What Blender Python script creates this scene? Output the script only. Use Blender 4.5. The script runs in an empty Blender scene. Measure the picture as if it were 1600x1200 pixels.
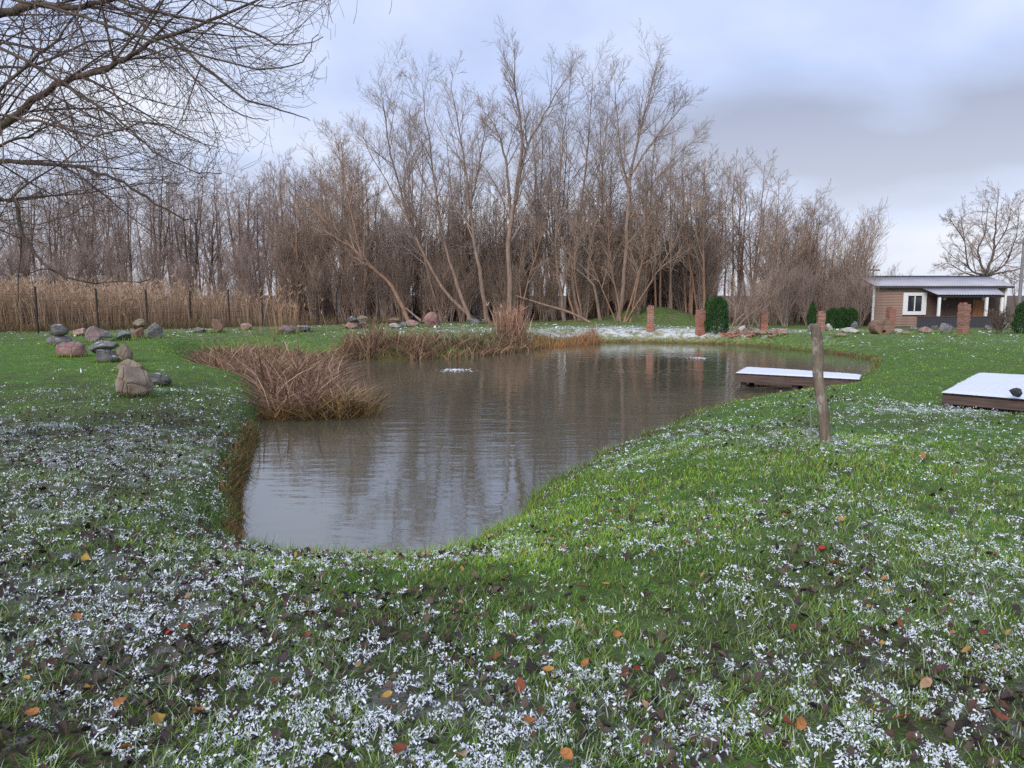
import bpy, bmesh, math, random
import numpy as np
from mathutils import Vector, noise as mnoise

R = math.radians
scene = bpy.context.scene
col = scene.collection

# ------------------------------------------------------------------ camera
FPX = 1164.0                      # focal length in pixels of a 1600 px wide frame
PITCH = R(6.9)
EYE = np.array([0.0, 0.0, 1.65])
cam_d = bpy.data.cameras.new('camera')
cam_d.sensor_width = 36.0
cam_d.lens = 36.0 * FPX / 1600.0
cam_d.clip_start = 0.05
cam_d.clip_end = 3000
cam = bpy.data.objects.new('camera', cam_d)
col.objects.link(cam)
cam.location = EYE
cam.rotation_euler = (math.pi / 2 - PITCH, 0, 0)
scene.camera = cam

# ------------------------------------------------------------------ sky and sun
SUN_EL, SUN_AZ = R(31), R(212)    # azimuth clockwise from +Y: behind the camera, to the left
world = bpy.data.worlds.new('World')
scene.world = world
world.use_nodes = True
wn, wl = world.node_tree.nodes, world.node_tree.links
wn.clear()


def wnode(t, **kw):
    n = wn.new(t)
    for k, v in kw.items():
        setattr(n, k, v)
    return n


w_out = wnode('ShaderNodeOutputWorld')
w_sky = wnode('ShaderNodeTexSky', sky_type='NISHITA', sun_disc=False, sun_elevation=SUN_EL, sun_rotation=SUN_AZ)
w_tc = wnode('ShaderNodeTexCoord')
w_sep = wnode('ShaderNodeSeparateXYZ')
wl.new(w_tc.outputs['Generated'], w_sep.inputs[0])
w_den = wnode('ShaderNodeMath', operation='ADD')
w_den.inputs[1].default_value = 0.30
w_abs = wnode('ShaderNodeMath', operation='MAXIMUM')
w_abs.inputs[1].default_value = 0.0
wl.new(w_sep.outputs['Z'], w_abs.inputs[0])
wl.new(w_abs.outputs[0], w_den.inputs[0])
w_dx = wnode('ShaderNodeMath', operation='DIVIDE')
w_dy = wnode('ShaderNodeMath', operation='DIVIDE')
wl.new(w_sep.outputs['X'], w_dx.inputs[0]); wl.new(w_den.outputs[0], w_dx.inputs[1])
wl.new(w_sep.outputs['Y'], w_dy.inputs[0]); wl.new(w_den.outputs[0], w_dy.inputs[1])
w_cmb = wnode('ShaderNodeCombineXYZ')
wl.new(w_dx.outputs[0], w_cmb.inputs['X']); wl.new(w_dy.outputs[0], w_cmb.inputs['Y'])
w_cmb.inputs['Z'].default_value = 20.55
w_n1 = wnode('ShaderNodeTexNoise')
w_n1.inputs['Scale'].default_value = 0.85
w_n1.inputs['Detail'].default_value = 6
w_n1.inputs['Roughness'].default_value = 0.45
w_n1.inputs['Distortion'].default_value = 0.3
wl.new(w_cmb.outputs[0], w_n1.inputs['Vector'])
w_r = wnode('ShaderNodeValToRGB')
e = w_r.color_ramp.elements
e[0].position = 0.35; e[0].color = (0.315, 0.35, 0.475, 1)
e[1].position = 0.63; e[1].color = (0.80, 0.83, 0.91, 1)
m_ = w_r.color_ramp.elements.new(0.48); m_.color = (0.48, 0.57, 0.82, 1)
wl.new(w_n1.outputs['Fac'], w_r.inputs['Fac'])
w_bg1 = wnode('ShaderNodeBackground'); w_bg1.inputs['Strength'].default_value = 0.10
w_bg2 = wnode('ShaderNodeBackground'); w_bg2.inputs['Strength'].default_value = 0.86
w_mix = wnode('ShaderNodeMixShader'); w_mix.inputs['Fac'].default_value = 0.92   # nearly closed cloud cover
wl.new(w_sky.outputs[0], w_bg1.inputs['Color'])
w_hz = wnode('ShaderNodeMapRange')          # pale haze low over the horizon, all the way round
w_hz.inputs[1].default_value, w_hz.inputs[2].default_value = 0.0, 0.26
w_hz.inputs[3].default_value, w_hz.inputs[4].default_value = 0.75, 0.0
wl.new(w_abs.outputs[0], w_hz.inputs[0])
w_hm = wnode('ShaderNodeMix', data_type='RGBA')
wl.new(w_hz.outputs[0], w_hm.inputs[0]); wl.new(w_r.outputs['Color'], w_hm.inputs[6])
w_hm.inputs[7].default_value = (0.70, 0.72, 0.80, 1)
wl.new(w_hm.outputs[2], w_bg2.inputs['Color'])
wl.new(w_bg1.outputs[0], w_mix.inputs[1]); wl.new(w_bg2.outputs[0], w_mix.inputs[2])
wl.new(w_mix.outputs[0], w_out.inputs['Surface'])

sun_d = bpy.data.lights.new('sun', 'SUN')
sun_d.energy = 2.0
sun_d.angle = R(28)
sun_d.color = (1.0, 0.95, 0.89)
sun = bpy.data.objects.new('sun', sun_d)
col.objects.link(sun)
sv = Vector((math.sin(SUN_AZ) * math.cos(SUN_EL), math.cos(SUN_AZ) * math.cos(SUN_EL), math.sin(SUN_EL)))
sun.rotation_euler = sv.to_track_quat('Z', 'Y').to_euler()
sun.location = (0, 0, 30)

vs = scene.view_settings
vs.view_transform = 'Standard'
vs.look = 'None'
vs.gamma = 1.0
vs.exposure = 0.52
vs.use_curve_mapping = False
scene.cycles.use_denoising = False
scene.cycles.max_bounces = 5
scene.cycles.diffuse_bounces = 2
scene.cycles.glossy_bounces = 3
scene.cycles.transparent_max_bounces = 6

# ------------------------------------------------------------------ helpers
CP, SP = math.cos(PITCH), math.sin(PITCH)


def ray(px, py):
    a, b = (px - 800) / FPX, -(py - 600) / FPX
    return np.array([a, CP + b * SP, -SP + b * CP])


def on_z(px, py, z):
    d = ray(px, py)
    return EYE + d * ((z - EYE[2]) / d[2])


def on_y(px, py, Y):
    d = ray(px, py)
    return EYE + d * (Y / d[1])


def vnoise(x, y, seed=0):
    xi, yi = np.floor(x), np.floor(y)
    fx, fy = x - xi, y - yi
    fx = fx * fx * (3 - 2 * fx); fy = fy * fy * (3 - 2 * fy)

    def h(i, j):
        v = np.sin(i * 127.1 + j * 311.7 + seed * 74.7) * 43758.5453
        return v - np.floor(v)
    a, b, c, d = h(xi, yi), h(xi + 1, yi), h(xi, yi + 1), h(xi + 1, yi + 1)
    return (a * (1 - fx) + b * fx) * (1 - fy) + (c * (1 - fx) + d * fx) * fy


def fbm(x, y, seed=0, octs=4):
    s, amp, tot = 0.0, 1.0, 0.0
    for o in range(octs):
        s = s + amp * vnoise(x * 2 ** o + 13.1 * o, y * 2 ** o - 7.7 * o, seed + o)
        tot += amp
        amp *= 0.55
    return s / tot


def sstep(a, b, x):
    t = np.clip((x - a) / (b - a), 0, 1)
    return t * t * (3 - 2 * t)


def raw_mesh(name, V, faces, colors=None, smooth=False):
    """V (n,3); faces: list of int arrays (m,k)."""
    V = np.asarray(V, dtype=np.float32)
    me = bpy.data.meshes.new(name)
    me.vertices.add(len(V))
    me.vertices.foreach_set('co', V.ravel())
    loops = np.concatenate([np.asarray(f, dtype=np.int32).ravel() for f in faces])
    totals = np.concatenate([np.full(len(f), np.asarray(f).shape[1], dtype=np.int32) for f in faces])
    starts = np.concatenate([[0], np.cumsum(totals)[:-1]]).astype(np.int32)
    me.loops.add(len(loops))
    me.loops.foreach_set('vertex_index', loops)
    me.polygons.add(len(totals))
    me.polygons.foreach_set('loop_start', starts)
    me.update(calc_edges=True)
    if smooth:
        me.polygons.foreach_set('use_smooth', np.ones(len(totals), dtype=bool))
    if colors is not None:
        ca = me.color_attributes.new('Col', 'FLOAT_COLOR', 'POINT')
        c4 = np.ones((len(V), 4), dtype=np.float32)
        c4[:, :3] = colors
        ca.data.foreach_set('color', c4.ravel())
    return me


def link(name, me, mat=None, parent=None, loc=None, rot=None):
    if mat is not None and not me.materials:
        me.materials.append(mat)
    o = bpy.data.objects.new(name, me)
    col.objects.link(o)
    if parent is not None:
        o.parent = parent
    if loc is not None:
        o.location = loc
    if rot is not None:
        o.rotation_euler = rot
    return o


def empty(name, loc=(0, 0, 0), rz=0.0):
    o = bpy.data.objects.new(name, None)
    o.empty_display_size = 0.2
    col.objects.link(o)
    o.location = loc
    o.rotation_euler = (0, 0, rz)
    return o


def tag(o, label=None, cat=None, group=None, kind=None):
    if label: o['label'] = label
    if cat: o['category'] = cat
    if group: o['group'] = group
    if kind: o['kind'] = kind
    return o


# ------------------------------------------------------------------ materials
class NT:
    def __init__(self, name):
        self.m = bpy.data.materials.new(name)
        self.m.use_nodes = True
        self.t = self.m.node_tree
        self.b = self.t.nodes['Principled BSDF']
        self.b.inputs['Specular IOR Level'].default_value = 0.25

    def n(self, t, **kw):
        nd = self.t.nodes.new(t)
        for k, v in kw.items():
            setattr(nd, k, v)
        return nd

    def l(self, a, b):
        self.t.links.new(a, b)

    def coord(self, scale=(1, 1, 1), kind='Object'):
        tc = self.n('ShaderNodeTexCoord')
        mp = self.n('ShaderNodeMapping')
        mp.inputs['Scale'].default_value = scale
        self.l(tc.outputs[kind], mp.inputs['Vector'])
        return mp.outputs[0]

    def noise(self, vec, scale, detail=4, rough=0.55):
        nd = self.n('ShaderNodeTexNoise')
        nd.inputs['Scale'].default_value = scale
        nd.inputs['Detail'].default_value = detail
        nd.inputs['Roughness'].default_value = rough
        if vec is not None:
            self.l(vec, nd.inputs['Vector'])
        return nd.outputs['Fac']

    def ramp(self, fac, stops):
        nd = self.n('ShaderNodeValToRGB')
        el = nd.color_ramp.elements
        el[0].position, el[0].color = stops[0][0], (*stops[0][1], 1)
        el[1].position, el[1].color = stops[-1][0], (*stops[-1][1], 1)
        for p, c in stops[1:-1]:
            x = el.new(p)
            x.color = (*c, 1)
        self.l(fac, nd.inputs['Fac'])
        return nd.outputs['Color']

    def mapr(self, v, a, b, c=0.0, d=1.0):
        nd = self.n('ShaderNodeMapRange')
        nd.inputs[1].default_value, nd.inputs[2].default_value = a, b
        nd.inputs[3].default_value, nd.inputs[4].default_value = c, d
        self.l(v, nd.inputs[0])
        return nd.outputs[0]

    def math(self, op, a, b=None):
        nd = self.n('ShaderNodeMath', operation=op)
        for i, v in enumerate((a, b)):
            if v is None: continue
            if isinstance(v, (int, float)): nd.inputs[i].default_value = v
            else: self.l(v, nd.inputs[i])
        return nd.outputs[0]

    def mix(self, fac, a, b, mode='MIX'):
        nd = self.n('ShaderNodeMix', data_type='RGBA', blend_type=mode)
        for i, v in ((0, fac), (6, a), (7, b)):
            if isinstance(v, (int, float)): nd.inputs[i].default_value = v
            elif isinstance(v, tuple): nd.inputs[i].default_value = (*v, 1)
            else: self.l(v, nd.inputs[i])
        return nd.outputs[2]

    def bump(self, h, strength=0.5, dist=0.02):
        nd = self.n('ShaderNodeBump')
        nd.inputs['Strength'].default_value = strength
        nd.inputs['Distance'].default_value = dist
        self.l(h, nd.inputs['Height'])
        self.l(nd.outputs[0], self.b.inputs['Normal'])

    def done(self, color=None, rough=0.9):
        if color is not None:
            if isinstance(color, tuple): self.b.inputs['Base Color'].default_value = (*color, 1)
            else: self.l(color, self.b.inputs['Base Color'])
        self.b.inputs['Roughness'].default_value = rough
        return self.m


def simple_mat(name, c, var=0.35, scale=6, rough=0.85, bump=0.3, stretch=(1, 1, 1), bd=0.01):
    k = NT(name)
    v = k.coord(stretch)
    f = k.noise(v, scale, 5, 0.6)
    lo = tuple(x * (1 - var) for x in c); hi = tuple(min(1, x * (1 + var)) for x in c)
    colr = k.ramp(f, [(0.3, lo), (0.7, hi)])
    if bump: k.bump(f, bump, bd)
    return k.done(colr, rough)


def attr_mat(name, rough=0.8, sub=0.0, spec=0.2):
    k = NT(name)
    a = k.n('ShaderNodeAttribute', attribute_name='Col')
    k.b.inputs['Specular IOR Level'].default_value = spec
    if sub:
        tr = k.n('ShaderNodeBsdfTranslucent')
        k.l(a.outputs['Color'], tr.inputs['Color'])
        mx = k.n('ShaderNodeMixShader')
        mx.inputs[0].default_value = sub
        k.l(k.b.outputs[0], mx.inputs[1]); k.l(tr.outputs[0], mx.inputs[2])
        k.l(mx.outputs[0], k.t.nodes['Material Output'].inputs['Surface'])
    return k.done(a.outputs['Color'], rough)


def bark_mat(name, c1, c2, scale=9, moss=None):
    k = NT(name)
    v = k.coord((1, 1, 0.25))
    f = k.noise(v, scale, 6, 0.65)
    c = k.ramp(f, [(0.3, c1), (0.7, c2)])
    if moss:
        g = k.noise(k.coord((1, 1, 1)), 1.3, 4, 0.6)
        c = k.mix(k.mapr(g, 0.5, 0.68), c, moss)
    k.bump(f, 0.6, 0.02)
    return k.done(c, 0.92)


SNOW = (0.66, 0.70, 0.76)
M = {}
M['grass'] = attr_mat('grass_blades', 0.7, 0.25)
M['litter'] = attr_mat('leaf_litter', 0.75, 0.1)
M['reed'] = attr_mat('reed_stems', 0.8, 0.2)
M['needle'] = attr_mat('evergreen_scales', 0.7, 0.1)
k = NT('thin_snow')
f = k.noise(k.coord(), 30, 4, 0.6)
k.bump(f, 0.4, 0.006)
k.b.inputs['Subsurface Weight'].default_value = 0.0
M['snow'] = k.done(k.ramp(f, [(0.3, (0.60, 0.64, 0.73)), (0.7, (0.75, 0.785, 0.85))]), 0.7)
M['bark_grey'] = bark_mat('bark_grey_willow', (0.13, 0.09, 0.07), (0.33, 0.235, 0.185), 9)
M['bark_warm'] = bark_mat('bark_warm_brown', (0.15, 0.085, 0.06), (0.36, 0.22, 0.155), 9)
M['bark_dark'] = bark_mat('bark_dark_brown', (0.055, 0.04, 0.033), (0.15, 0.11, 0.088), 14, (0.095, 0.088, 0.06))
M['twig_grey'] = simple_mat('twigs_grey', (0.30, 0.235, 0.205), 0.3, 0.6, 0.9, 0)
M['twig_warm'] = simple_mat('twigs_warm_brown', (0.325, 0.24, 0.19), 0.35, 0.6, 0.9, 0)
M['twig_violet'] = simple_mat('twigs_violet_grey', (0.30, 0.225, 0.195), 0.3, 0.6, 0.9, 0)
M['twig_dark'] = simple_mat('twigs_dark', (0.13, 0.095, 0.08), 0.5, 5, 0.85, 0)
M['black_metal'] = simple_mat('black_metal', (0.018, 0.018, 0.02), 0.3, 10, 0.5, 0)
M['white_paint'] = simple_mat('white_paint', (0.72, 0.72, 0.74), 0.08, 8, 0.6, 0.1)
M['concrete'] = simple_mat('concrete_pole', (0.21, 0.205, 0.21), 0.2, 8, 0.9, 0.2)
M['wood_dark'] = simple_mat('wet_dark_wood', (0.085, 0.058, 0.05), 0.5, 8, 0.75, 0.4, (0.25, 4, 4))
M['wood_red'] = simple_mat('red_brown_boards', (0.29, 0.195, 0.16), 0.3, 5, 0.85, 0.3, (0.3, 3, 3))
M['wood_orange'] = simple_mat('orange_wood_door', (0.30, 0.14, 0.07), 0.25, 6, 0.7, 0.3, (3, 3, 0.3))
M['core_porch_shade'] = simple_mat('wall_core_and_porch_shade', (0.11, 0.072, 0.062), 0.3, 6, 0.85, 0.2)  # darkened board tone: wall core, and porch shade put into the colour
M['charcoal'] = simple_mat('charcoal_rail_boards', (0.05, 0.05, 0.06), 0.3, 8, 0.7, 0.2)
M['glass'] = NT('window_glass').done((0.02, 0.025, 0.035), 0.06)
M['glass'].node_tree.nodes['Principled BSDF'].inputs['Specular IOR Level'].default_value = 0.8

k = NT('corrugated_metal_snow_dusted')
f = k.noise(k.coord((0.3, 2, 2)), 3, 5, 0.6)
k.b.inputs['Metallic'].default_value = 0.0
M['roof'] = k.done(k.ramp(f, [(0.3, (0.29, 0.28, 0.32)), (0.7, (0.47, 0.46, 0.51))]), 0.55)

k = NT('old_red_brick')
tb = k.n('ShaderNodeTexBrick')
tb.inputs['Scale'].default_value = 1.0
tb.inputs['Brick Width'].default_value = 0.24
tb.inputs['Row Height'].default_value = 0.085
tb.inputs['Mortar Size'].default_value = 0.012
tb.inputs['Color1'].default_value = (0.36, 0.12, 0.075, 1)
tb.inputs['Color2'].default_value = (0.24, 0.085, 0.06, 1)
tb.inputs['Mortar'].default_value = (0.30, 0.25, 0.22, 1)
tcb = k.n('ShaderNodeTexCoord'); sepb = k.n('ShaderNodeSeparateXYZ'); cmbb = k.n('ShaderNodeCombineXYZ')
k.l(tcb.outputs['Object'], sepb.inputs[0])
k.l(k.math('ADD', sepb.outputs['X'], sepb.outputs['Y']), cmbb.inputs['X'])
k.l(sepb.outputs['Z'], cmbb.inputs['Y'])
k.l(cmbb.outputs[0], tb.inputs['Vector'])
f = k.noise(k.coord(), 5, 5, 0.6)
M['brick'] = k.done(k.mix(k.mapr(f, 0.45, 0.75, 0, 0.6), tb.outputs['Color'], (0.20, 0.13, 0.11)), 0.9)


def rock_mat(name, c1, c2, snow=0.5, speck=(0.25, 0.22, 0.21)):
    k = NT(name)
    v = k.coord()
    f1 = k.noise(v, 3.0, 6, 0.62)
    f2 = k.noise(v, 38, 3, 0.7)
    c = k.ramp(f1, [(0.3, c1), (0.7, c2)])
    c = k.mix(k.mapr(f2, 0.52, 0.7, 0, 0.55), c, speck)
    geo = k.n('ShaderNodeNewGeometry')
    sp = k.n('ShaderNodeSeparateXYZ')
    k.l(geo.outputs['Normal'], sp.inputs[0])
    if snow > 0:
        s = k.math('ADD', sp.outputs['Z'], k.math('MULTIPLY', k.noise(v, 7, 5, 0.65), 1.1))
        c = k.mix(k.mapr(s, 1.62 - 0.35 * snow, 1.78 - 0.35 * snow), c, SNOW)
    lich = k.noise(v, 5.5, 6, 0.7)
    c = k.mix(k.mapr(lich, 0.56, 0.66, 0, 0.5), c, (0.20, 0.20, 0.15))
    crk = k.n('ShaderNodeTexVoronoi', feature='DISTANCE_TO_EDGE'); crk.inputs['Scale'].default_value = 2.3; k.l(v, crk.inputs['Vector'])
    ck = k.mapr(crk.outputs['Distance'], 0.0, 0.035)
    k.bump(k.math('ADD', k.math('ADD', f1, k.math('MULTIPLY', ck, 0.35)), k.math('MULTIPLY', f2, 0.35)), 0.9, 0.07)
    return k.done(c, 0.88)


RK = {
    'grey': rock_mat('granite_grey', (0.10, 0.10, 0.105), (0.27, 0.26, 0.265), 0.35),
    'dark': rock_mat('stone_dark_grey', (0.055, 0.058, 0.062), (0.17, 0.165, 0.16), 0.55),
    'blue': rock_mat('stone_blue_grey', (0.10, 0.11, 0.135), (0.25, 0.26, 0.31), 0.3),
    'tan': rock_mat('stone_tan', (0.17, 0.13, 0.10), (0.36, 0.29, 0.225), 0.1),
    'pink': rock_mat('granite_pink', (0.25, 0.15, 0.125), (0.45, 0.31, 0.27), 0.3),
    'red': rock_mat('granite_red', (0.20, 0.105, 0.095), (0.36, 0.215, 0.195), 0.15),
    'white': rock_mat('stone_pale', (0.34, 0.31, 0.29), (0.56, 0.52, 0.50), 0.7),
    'brown': rock_mat('stone_brown', (0.15, 0.085, 0.06), (0.30, 0.19, 0.135), 0.0),
    'purple': rock_mat('granite_purple', (0.165, 0.12, 0.12), (0.30, 0.23, 0.225), 0.1),
}

# ------------------------------------------------------------------ pond outline and terrain
WZ = -0.5
shore_px = [  # x, y in the photograph at water level, width of the bank slope in metres
    (383, 850, .7), (400, 862, 1.8), (440, 867, 2.4), (520, 869, 2.5), (600, 872, 2.5), (660, 872, 2.5), (705, 862, 2.5), (740, 850, 2.5),
    (775, 830, 2.5), (805, 806, 2.5), (835, 780, 2.5), (870, 756, 2.6), (910, 729, 2.7), (950, 706, 2.8), (1000, 683, 3),
    (1050, 661, 3), (1100, 643, 3), (1150, 629, 3), (1203, 620, 3), (1275, 611, 3), (1312, 604, 2.6), (1344, 590, 2), (1366, 572, 2),
    (1362, 563, 2), (1331, 557, 2), (1287, 551, 1.6), (1240, 547, 1.4), (1178, 541, 1.2), (1100, 537, 1.2), (1000, 535, 1.2), (940, 535, 1.3),
    (880, 538, 1.4), (834, 546, 1.4), (760, 553, 1.5), (700, 559, 1.5), (624, 562, 1.5), (540, 561, 1.5), (470, 556, 1.5),
    (400, 552, 1.4), (330, 552, 1.2), (300, 560, 1.0), (308, 577, .9), (350, 592, .8), (395, 603, .7), (409, 625, .5), (413, 650, .45),
    (407, 672, .4), (399, 690, .4), (389, 720, .4), (381, 760, .4), (377, 800, .4), (377, 832, .5)]
ctrl = np.array([[*on_z(x, y, WZ)[:2], w] for x, y, w in shore_px])


def catmull(P, n=5, closed=True):
    N = len(P); out = []
    rngi = range(N) if closed else range(N - 1)
    for i in rngi:
        if closed:
            p0, p1, p2, p3 = P[i - 1], P[i], P[(i + 1) % N], P[(i + 2) % N]
        else:
            p0, p1, p2, p3 = P[max(i - 1, 0)], P[i], P[i + 1], P[min(i + 2, N - 1)]
        for j in range(n):
            t = j / n
            out.append(0.5 * ((2 * p1) + (-p0 + p2) * t + (2 * p0 - 5 * p1 + 4 * p2 - p3) * t * t + (-p0 + 3 * p1 - 3 * p2 + p3) * t ** 3))
    if not closed: out.append(P[-1])
    return np.array(out)


SH = catmull(ctrl, 4)
SH[:, :2] += np.stack([fbm(SH[:, 0] * 1.7, SH[:, 1] * 1.7, 3) - .5, fbm(SH[:, 0] * 1.7, SH[:, 1] * 1.7, 9) - .5], 1) * 0.22


def sdf(x, y):
    best = np.full(x.shape, 1e9); bw = np.ones(x.shape)
    inside = np.zeros(x.shape, bool)
    n = len(SH)
    for i in range(n):
        a, b = SH[i], SH[(i + 1) % n]
        ex, ey = b[0] - a[0], b[1] - a[1]
        t = np.clip(((x - a[0]) * ex + (y - a[1]) * ey) / (ex * ex + ey * ey + 1e-12), 0, 1)
        dx, dy = x - a[0] - t * ex, y - a[1] - t * ey
        d2 = dx * dx + dy * dy
        m = d2 < best
        best = np.where(m, d2, best)
        bw = np.where(m, a[2] + (b[2] - a[2]) * t, bw)
        cond = (a[1] > y) != (b[1] > y)
        if cond.any():
            xin = (b[0] - a[0]) * (y - a[1]) / (b[1] - a[1] + 1e-15) + a[0]
            inside ^= cond & (x < xin)
    d = np.sqrt(best)
    return np.where(inside, -d, d), bw


GX0, GX1, GY0, GY1, GS = -32.0, 34.0, 0.0, 48.0, 0.12
gxs = np.arange(GX0, GX1 + GS, GS); gys = np.arange(GY0, GY1 + GS, GS)
GXX, GYY = np.meshgrid(gxs, gys)
D_, W_ = sdf(GXX, GYY)
# blur the bank width a little so it changes gently
for _ in range(6):
    W_ = (W_ + np.roll(W_, 3, 0) + np.roll(W_, -3, 0) + np.roll(W_, 3, 1) + np.roll(W_, -3, 1)) / 5


def lookup(A, x, y, outside):
    fx = (x - GX0) / GS; fy = (y - GY0) / GS
    ok = (fx >= 0) & (fy >= 0) & (fx < A.shape[1] - 1) & (fy < A.shape[0] - 1)
    i = np.clip(fx.astype(int), 0, A.shape[1] - 2); j = np.clip(fy.astype(int), 0, A.shape[0] - 2)
    u = np.clip(fx - i, 0, 1); v = np.clip(fy - j, 0, 1)
    r = (A[j, i] * (1 - u) + A[j, i + 1] * u) * (1 - v) + (A[j + 1, i] * (1 - u) + A[j + 1, i + 1] * u) * v
    return np.where(ok, r, outside)


MOUND = on_y(1012, 500, 47.0)


def dist(x, y):
    return lookup(D_, np.asarray(x, float), np.asarray(y, float), 30.0)


def gh(x, y):
    x = np.asarray(x, float); y = np.asarray(y, float)
    d = lookup(D_, x, y, 30.0); w = lookup(W_, x, y, 1.5)
    t = np.clip(d / w, 0, 1)
    steep = sstep(1.2, .55, w)
    z = WZ + (-WZ) * (np.sin(t * math.pi / 2) * (1 - .5 * steep) + .5 * steep * np.sin(np.clip(d / 2.6, 0, 1) * math.pi / 2))
    z = z + np.where(d > 0, 0.035 * (1 - np.exp(-np.maximum(d, 0) / 0.05)), 0)
    z = np.where(d < 0, WZ + np.maximum(d * 0.7, -0.7), z)
    land = np.clip(d / 1.5, 0, 1)
    z = z + land * (0.16 * (fbm(x / 5, y / 5, 21, 3) - .5) + 0.05 * (fbm(x / 1.1, y / 1.1, 5, 3) - .5))
    z = z - 0.33 * sstep(29, 43, y) * sstep(10, 15, x)
    z = z + .85 * np.exp(-(((x - MOUND[0]) / 2.9) ** 2 + ((y - MOUND[1]) / 2.2) ** 2))
    return z


def at(px, py):
    """where the photograph's pixel meets the ground"""
    d = ray(px, py)
    s = np.linspace(1.5, 90, 6000)
    P = EYE + d * s[:, None]
    z = gh(P[:, 0], P[:, 1])
    hit = np.nonzero(P[:, 2] <= z)[0]
    i = hit[0] if len(hit) else len(s) - 1
    p = P[i].copy(); p[2] = gh(p[0:1], p[1:2])[0]
    return p


def zat(x, y):
    return float(gh(np.array([x]), np.array([y]))[0])


def blob(x, y, px, py, rx, ry, amt):
    c = at(px, py)
    return amt * np.exp(-(((x - c[0]) / rx) ** 2 + ((y - c[1]) / ry) ** 2))


_blobs = [(190, 700, 2.4, 3.4, .12), (150, 552, 6, 4.5, -.22), (250, 560, 4, 4.5, -.14), (900, 800, 1.3, 1.2, -.12), (1440, 590, 5, 4, -.22), (1250, 735, 3.0, 1.3, -.08), (640, 905, 1.6, .55, -.16),
          (1030, 520, 9.0, 3.0, .36), (330, 517, 9, 3.5, .06), (1450, 640, 1.2, .6, .25), (1430, 535, 8, 3, .12), (700, 522, 9, 3, .02),
          (330, 900, .8, .5, .12), (100, 960, 1.2, .5, .14), (900, 1100, .8, .4, .1), (1290, 690, .9, .5, .2), (1080, 680, 1.2, .8, .1), (60, 640, 2.2, 1.0, -.1)]
_blobs = [(at(a, b), rx, ry, v) for a, b, rx, ry, v in _blobs]


def snow_field(x, y):
    base = np.interp(y, [2, 4, 5.5, 8, 12, 20, 32, 42], [.47, .46, .43, .38, .31, .29, .30, .30])
    for c, rx, ry, v in _blobs:
        base = base + v * np.exp(-(((x - c[0]) / rx) ** 2 + ((y - c[1]) / ry) ** 2))
    base = base + 0.26 * (fbm(x / 1.3, y / 1.3, 41, 4) - .5)
    return np.clip(base, 0, 1)


_lush = [(1150, 730, 4.0, 2.6, .45), (860, 830, 1.5, 1.0, .30), (150, 552, 8, 4.5, .55), (260, 560, 5, 5, .40), (1400, 600, 6, 5, .50), (190, 720, 2.4, 3.2, -.24), (80, 980, 1.8, .9, -.25), (330, 830, .7, .8, .12),
         (640, 890, 1.6, .5, .30), (1350, 545, 12, 8, .4), (1350, 1100, 1.0, .5, -.12)]
_lush = [(at(a, b), rx, ry, v) for a, b, rx, ry, v in _lush]


def lush_field(x, y):
    f = .50 + .8 * (fbm(x / .45, y / .45, 141, 4) - .5) + np.where(np.asarray(y) > 16, .25, 0)
    for c, rx, ry, v in _lush:
        f = f + v * np.exp(-(((x - c[0]) / rx) ** 2 + ((y - c[1]) / ry) ** 2))
    return np.clip(f, 0, 1)


def wood_field(x, y):
    """1 on the brown floor of the wood and the reed bed"""
    edge = np.interp(x, [-40, -20, -5, 3, 9, 16, 40], [31.5, 32, 40, 44.5, 46, 55, 60]) + 1.4 * (fbm(x / 2, y / 2, 77, 3) - .5)
    return sstep(0, 1.5, y - edge)


# ------------------------------------------------------------------ ground sheet
def graded(segs):
    out = [segs[0][0]]
    for a, b, s in segs:
        n = max(1, int(round((b - a) / s)))
        out += list(np.linspace(a, b, n + 1)[1:])
    return np.array(out)


geo = [48 * 1.17 ** i for i in range(1, 19)]
ys = np.concatenate([[-60, -20, -8], graded([(-3, 2, .25), (2, 11, .085), (11, 22, .17), (22, 48, .3)]), geo])
xs_pos = np.concatenate([graded([(9, 14, .2), (14, 34, .5)])[1:], [34 * 1.2 ** i for i in range(1, 18)]])
xs = np.concatenate([-xs_pos[::-1], graded([(-9, 9, .1)]), xs_pos])
XX, YY = np.meshgrid(xs, ys)
ZZ = gh(XX, YY)
ZZ = ZZ + 0.022 * (fbm(XX * 6, YY * 6, 61, 3) - .5) * (YY < 12)
nx, ny = len(xs), len(ys)
V = np.stack([XX.ravel(), YY.ravel(), ZZ.ravel()], 1)
ii = (np.arange(ny - 1)[:, None] * nx + np.arange(nx - 1)[None, :]).ravel()
Fq = np.stack([ii, ii + 1, ii + nx + 1, ii + nx], 1)
dd = dist(V[:, 0], V[:, 1])
glush = lush_field(V[:, 0], V[:, 1])
gcol = np.stack([snow_field(V[:, 0], V[:, 1]), wood_field(V[:, 0], V[:, 1]), np.clip(1 - np.maximum(V[:, 2] - WZ, 0) / 0.30, 0, 1) * (dd > -5)], 1)
k = NT('lawn_soil')
a = k.n('ShaderNodeAttribute', attribute_name='Col')
sp = k.n('ShaderNodeSeparateColor'); k.l(a.outputs['Color'], sp.inputs[0])
v = k.coord()
nA = k.noise(v, 0.8, 5, 0.6); nB = k.noise(v, 9, 6, 0.7); nC = k.noise(v, 34, 5, 0.75); nD = k.noise(v, 3.5, 5, 0.6)
g = k.ramp(nB, [(0.30, (0.030, 0.055, 0.014)), (0.5, (0.08, 0.17, 0.026)), (0.72, (0.16, 0.28, 0.045))])
g = k.mix(k.mapr(nA, 0.42, 0.62, 0, 0.6), g, (0.085, 0.115, 0.04))
al = k.n('ShaderNodeAttribute', attribute_name='lush')
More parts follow.
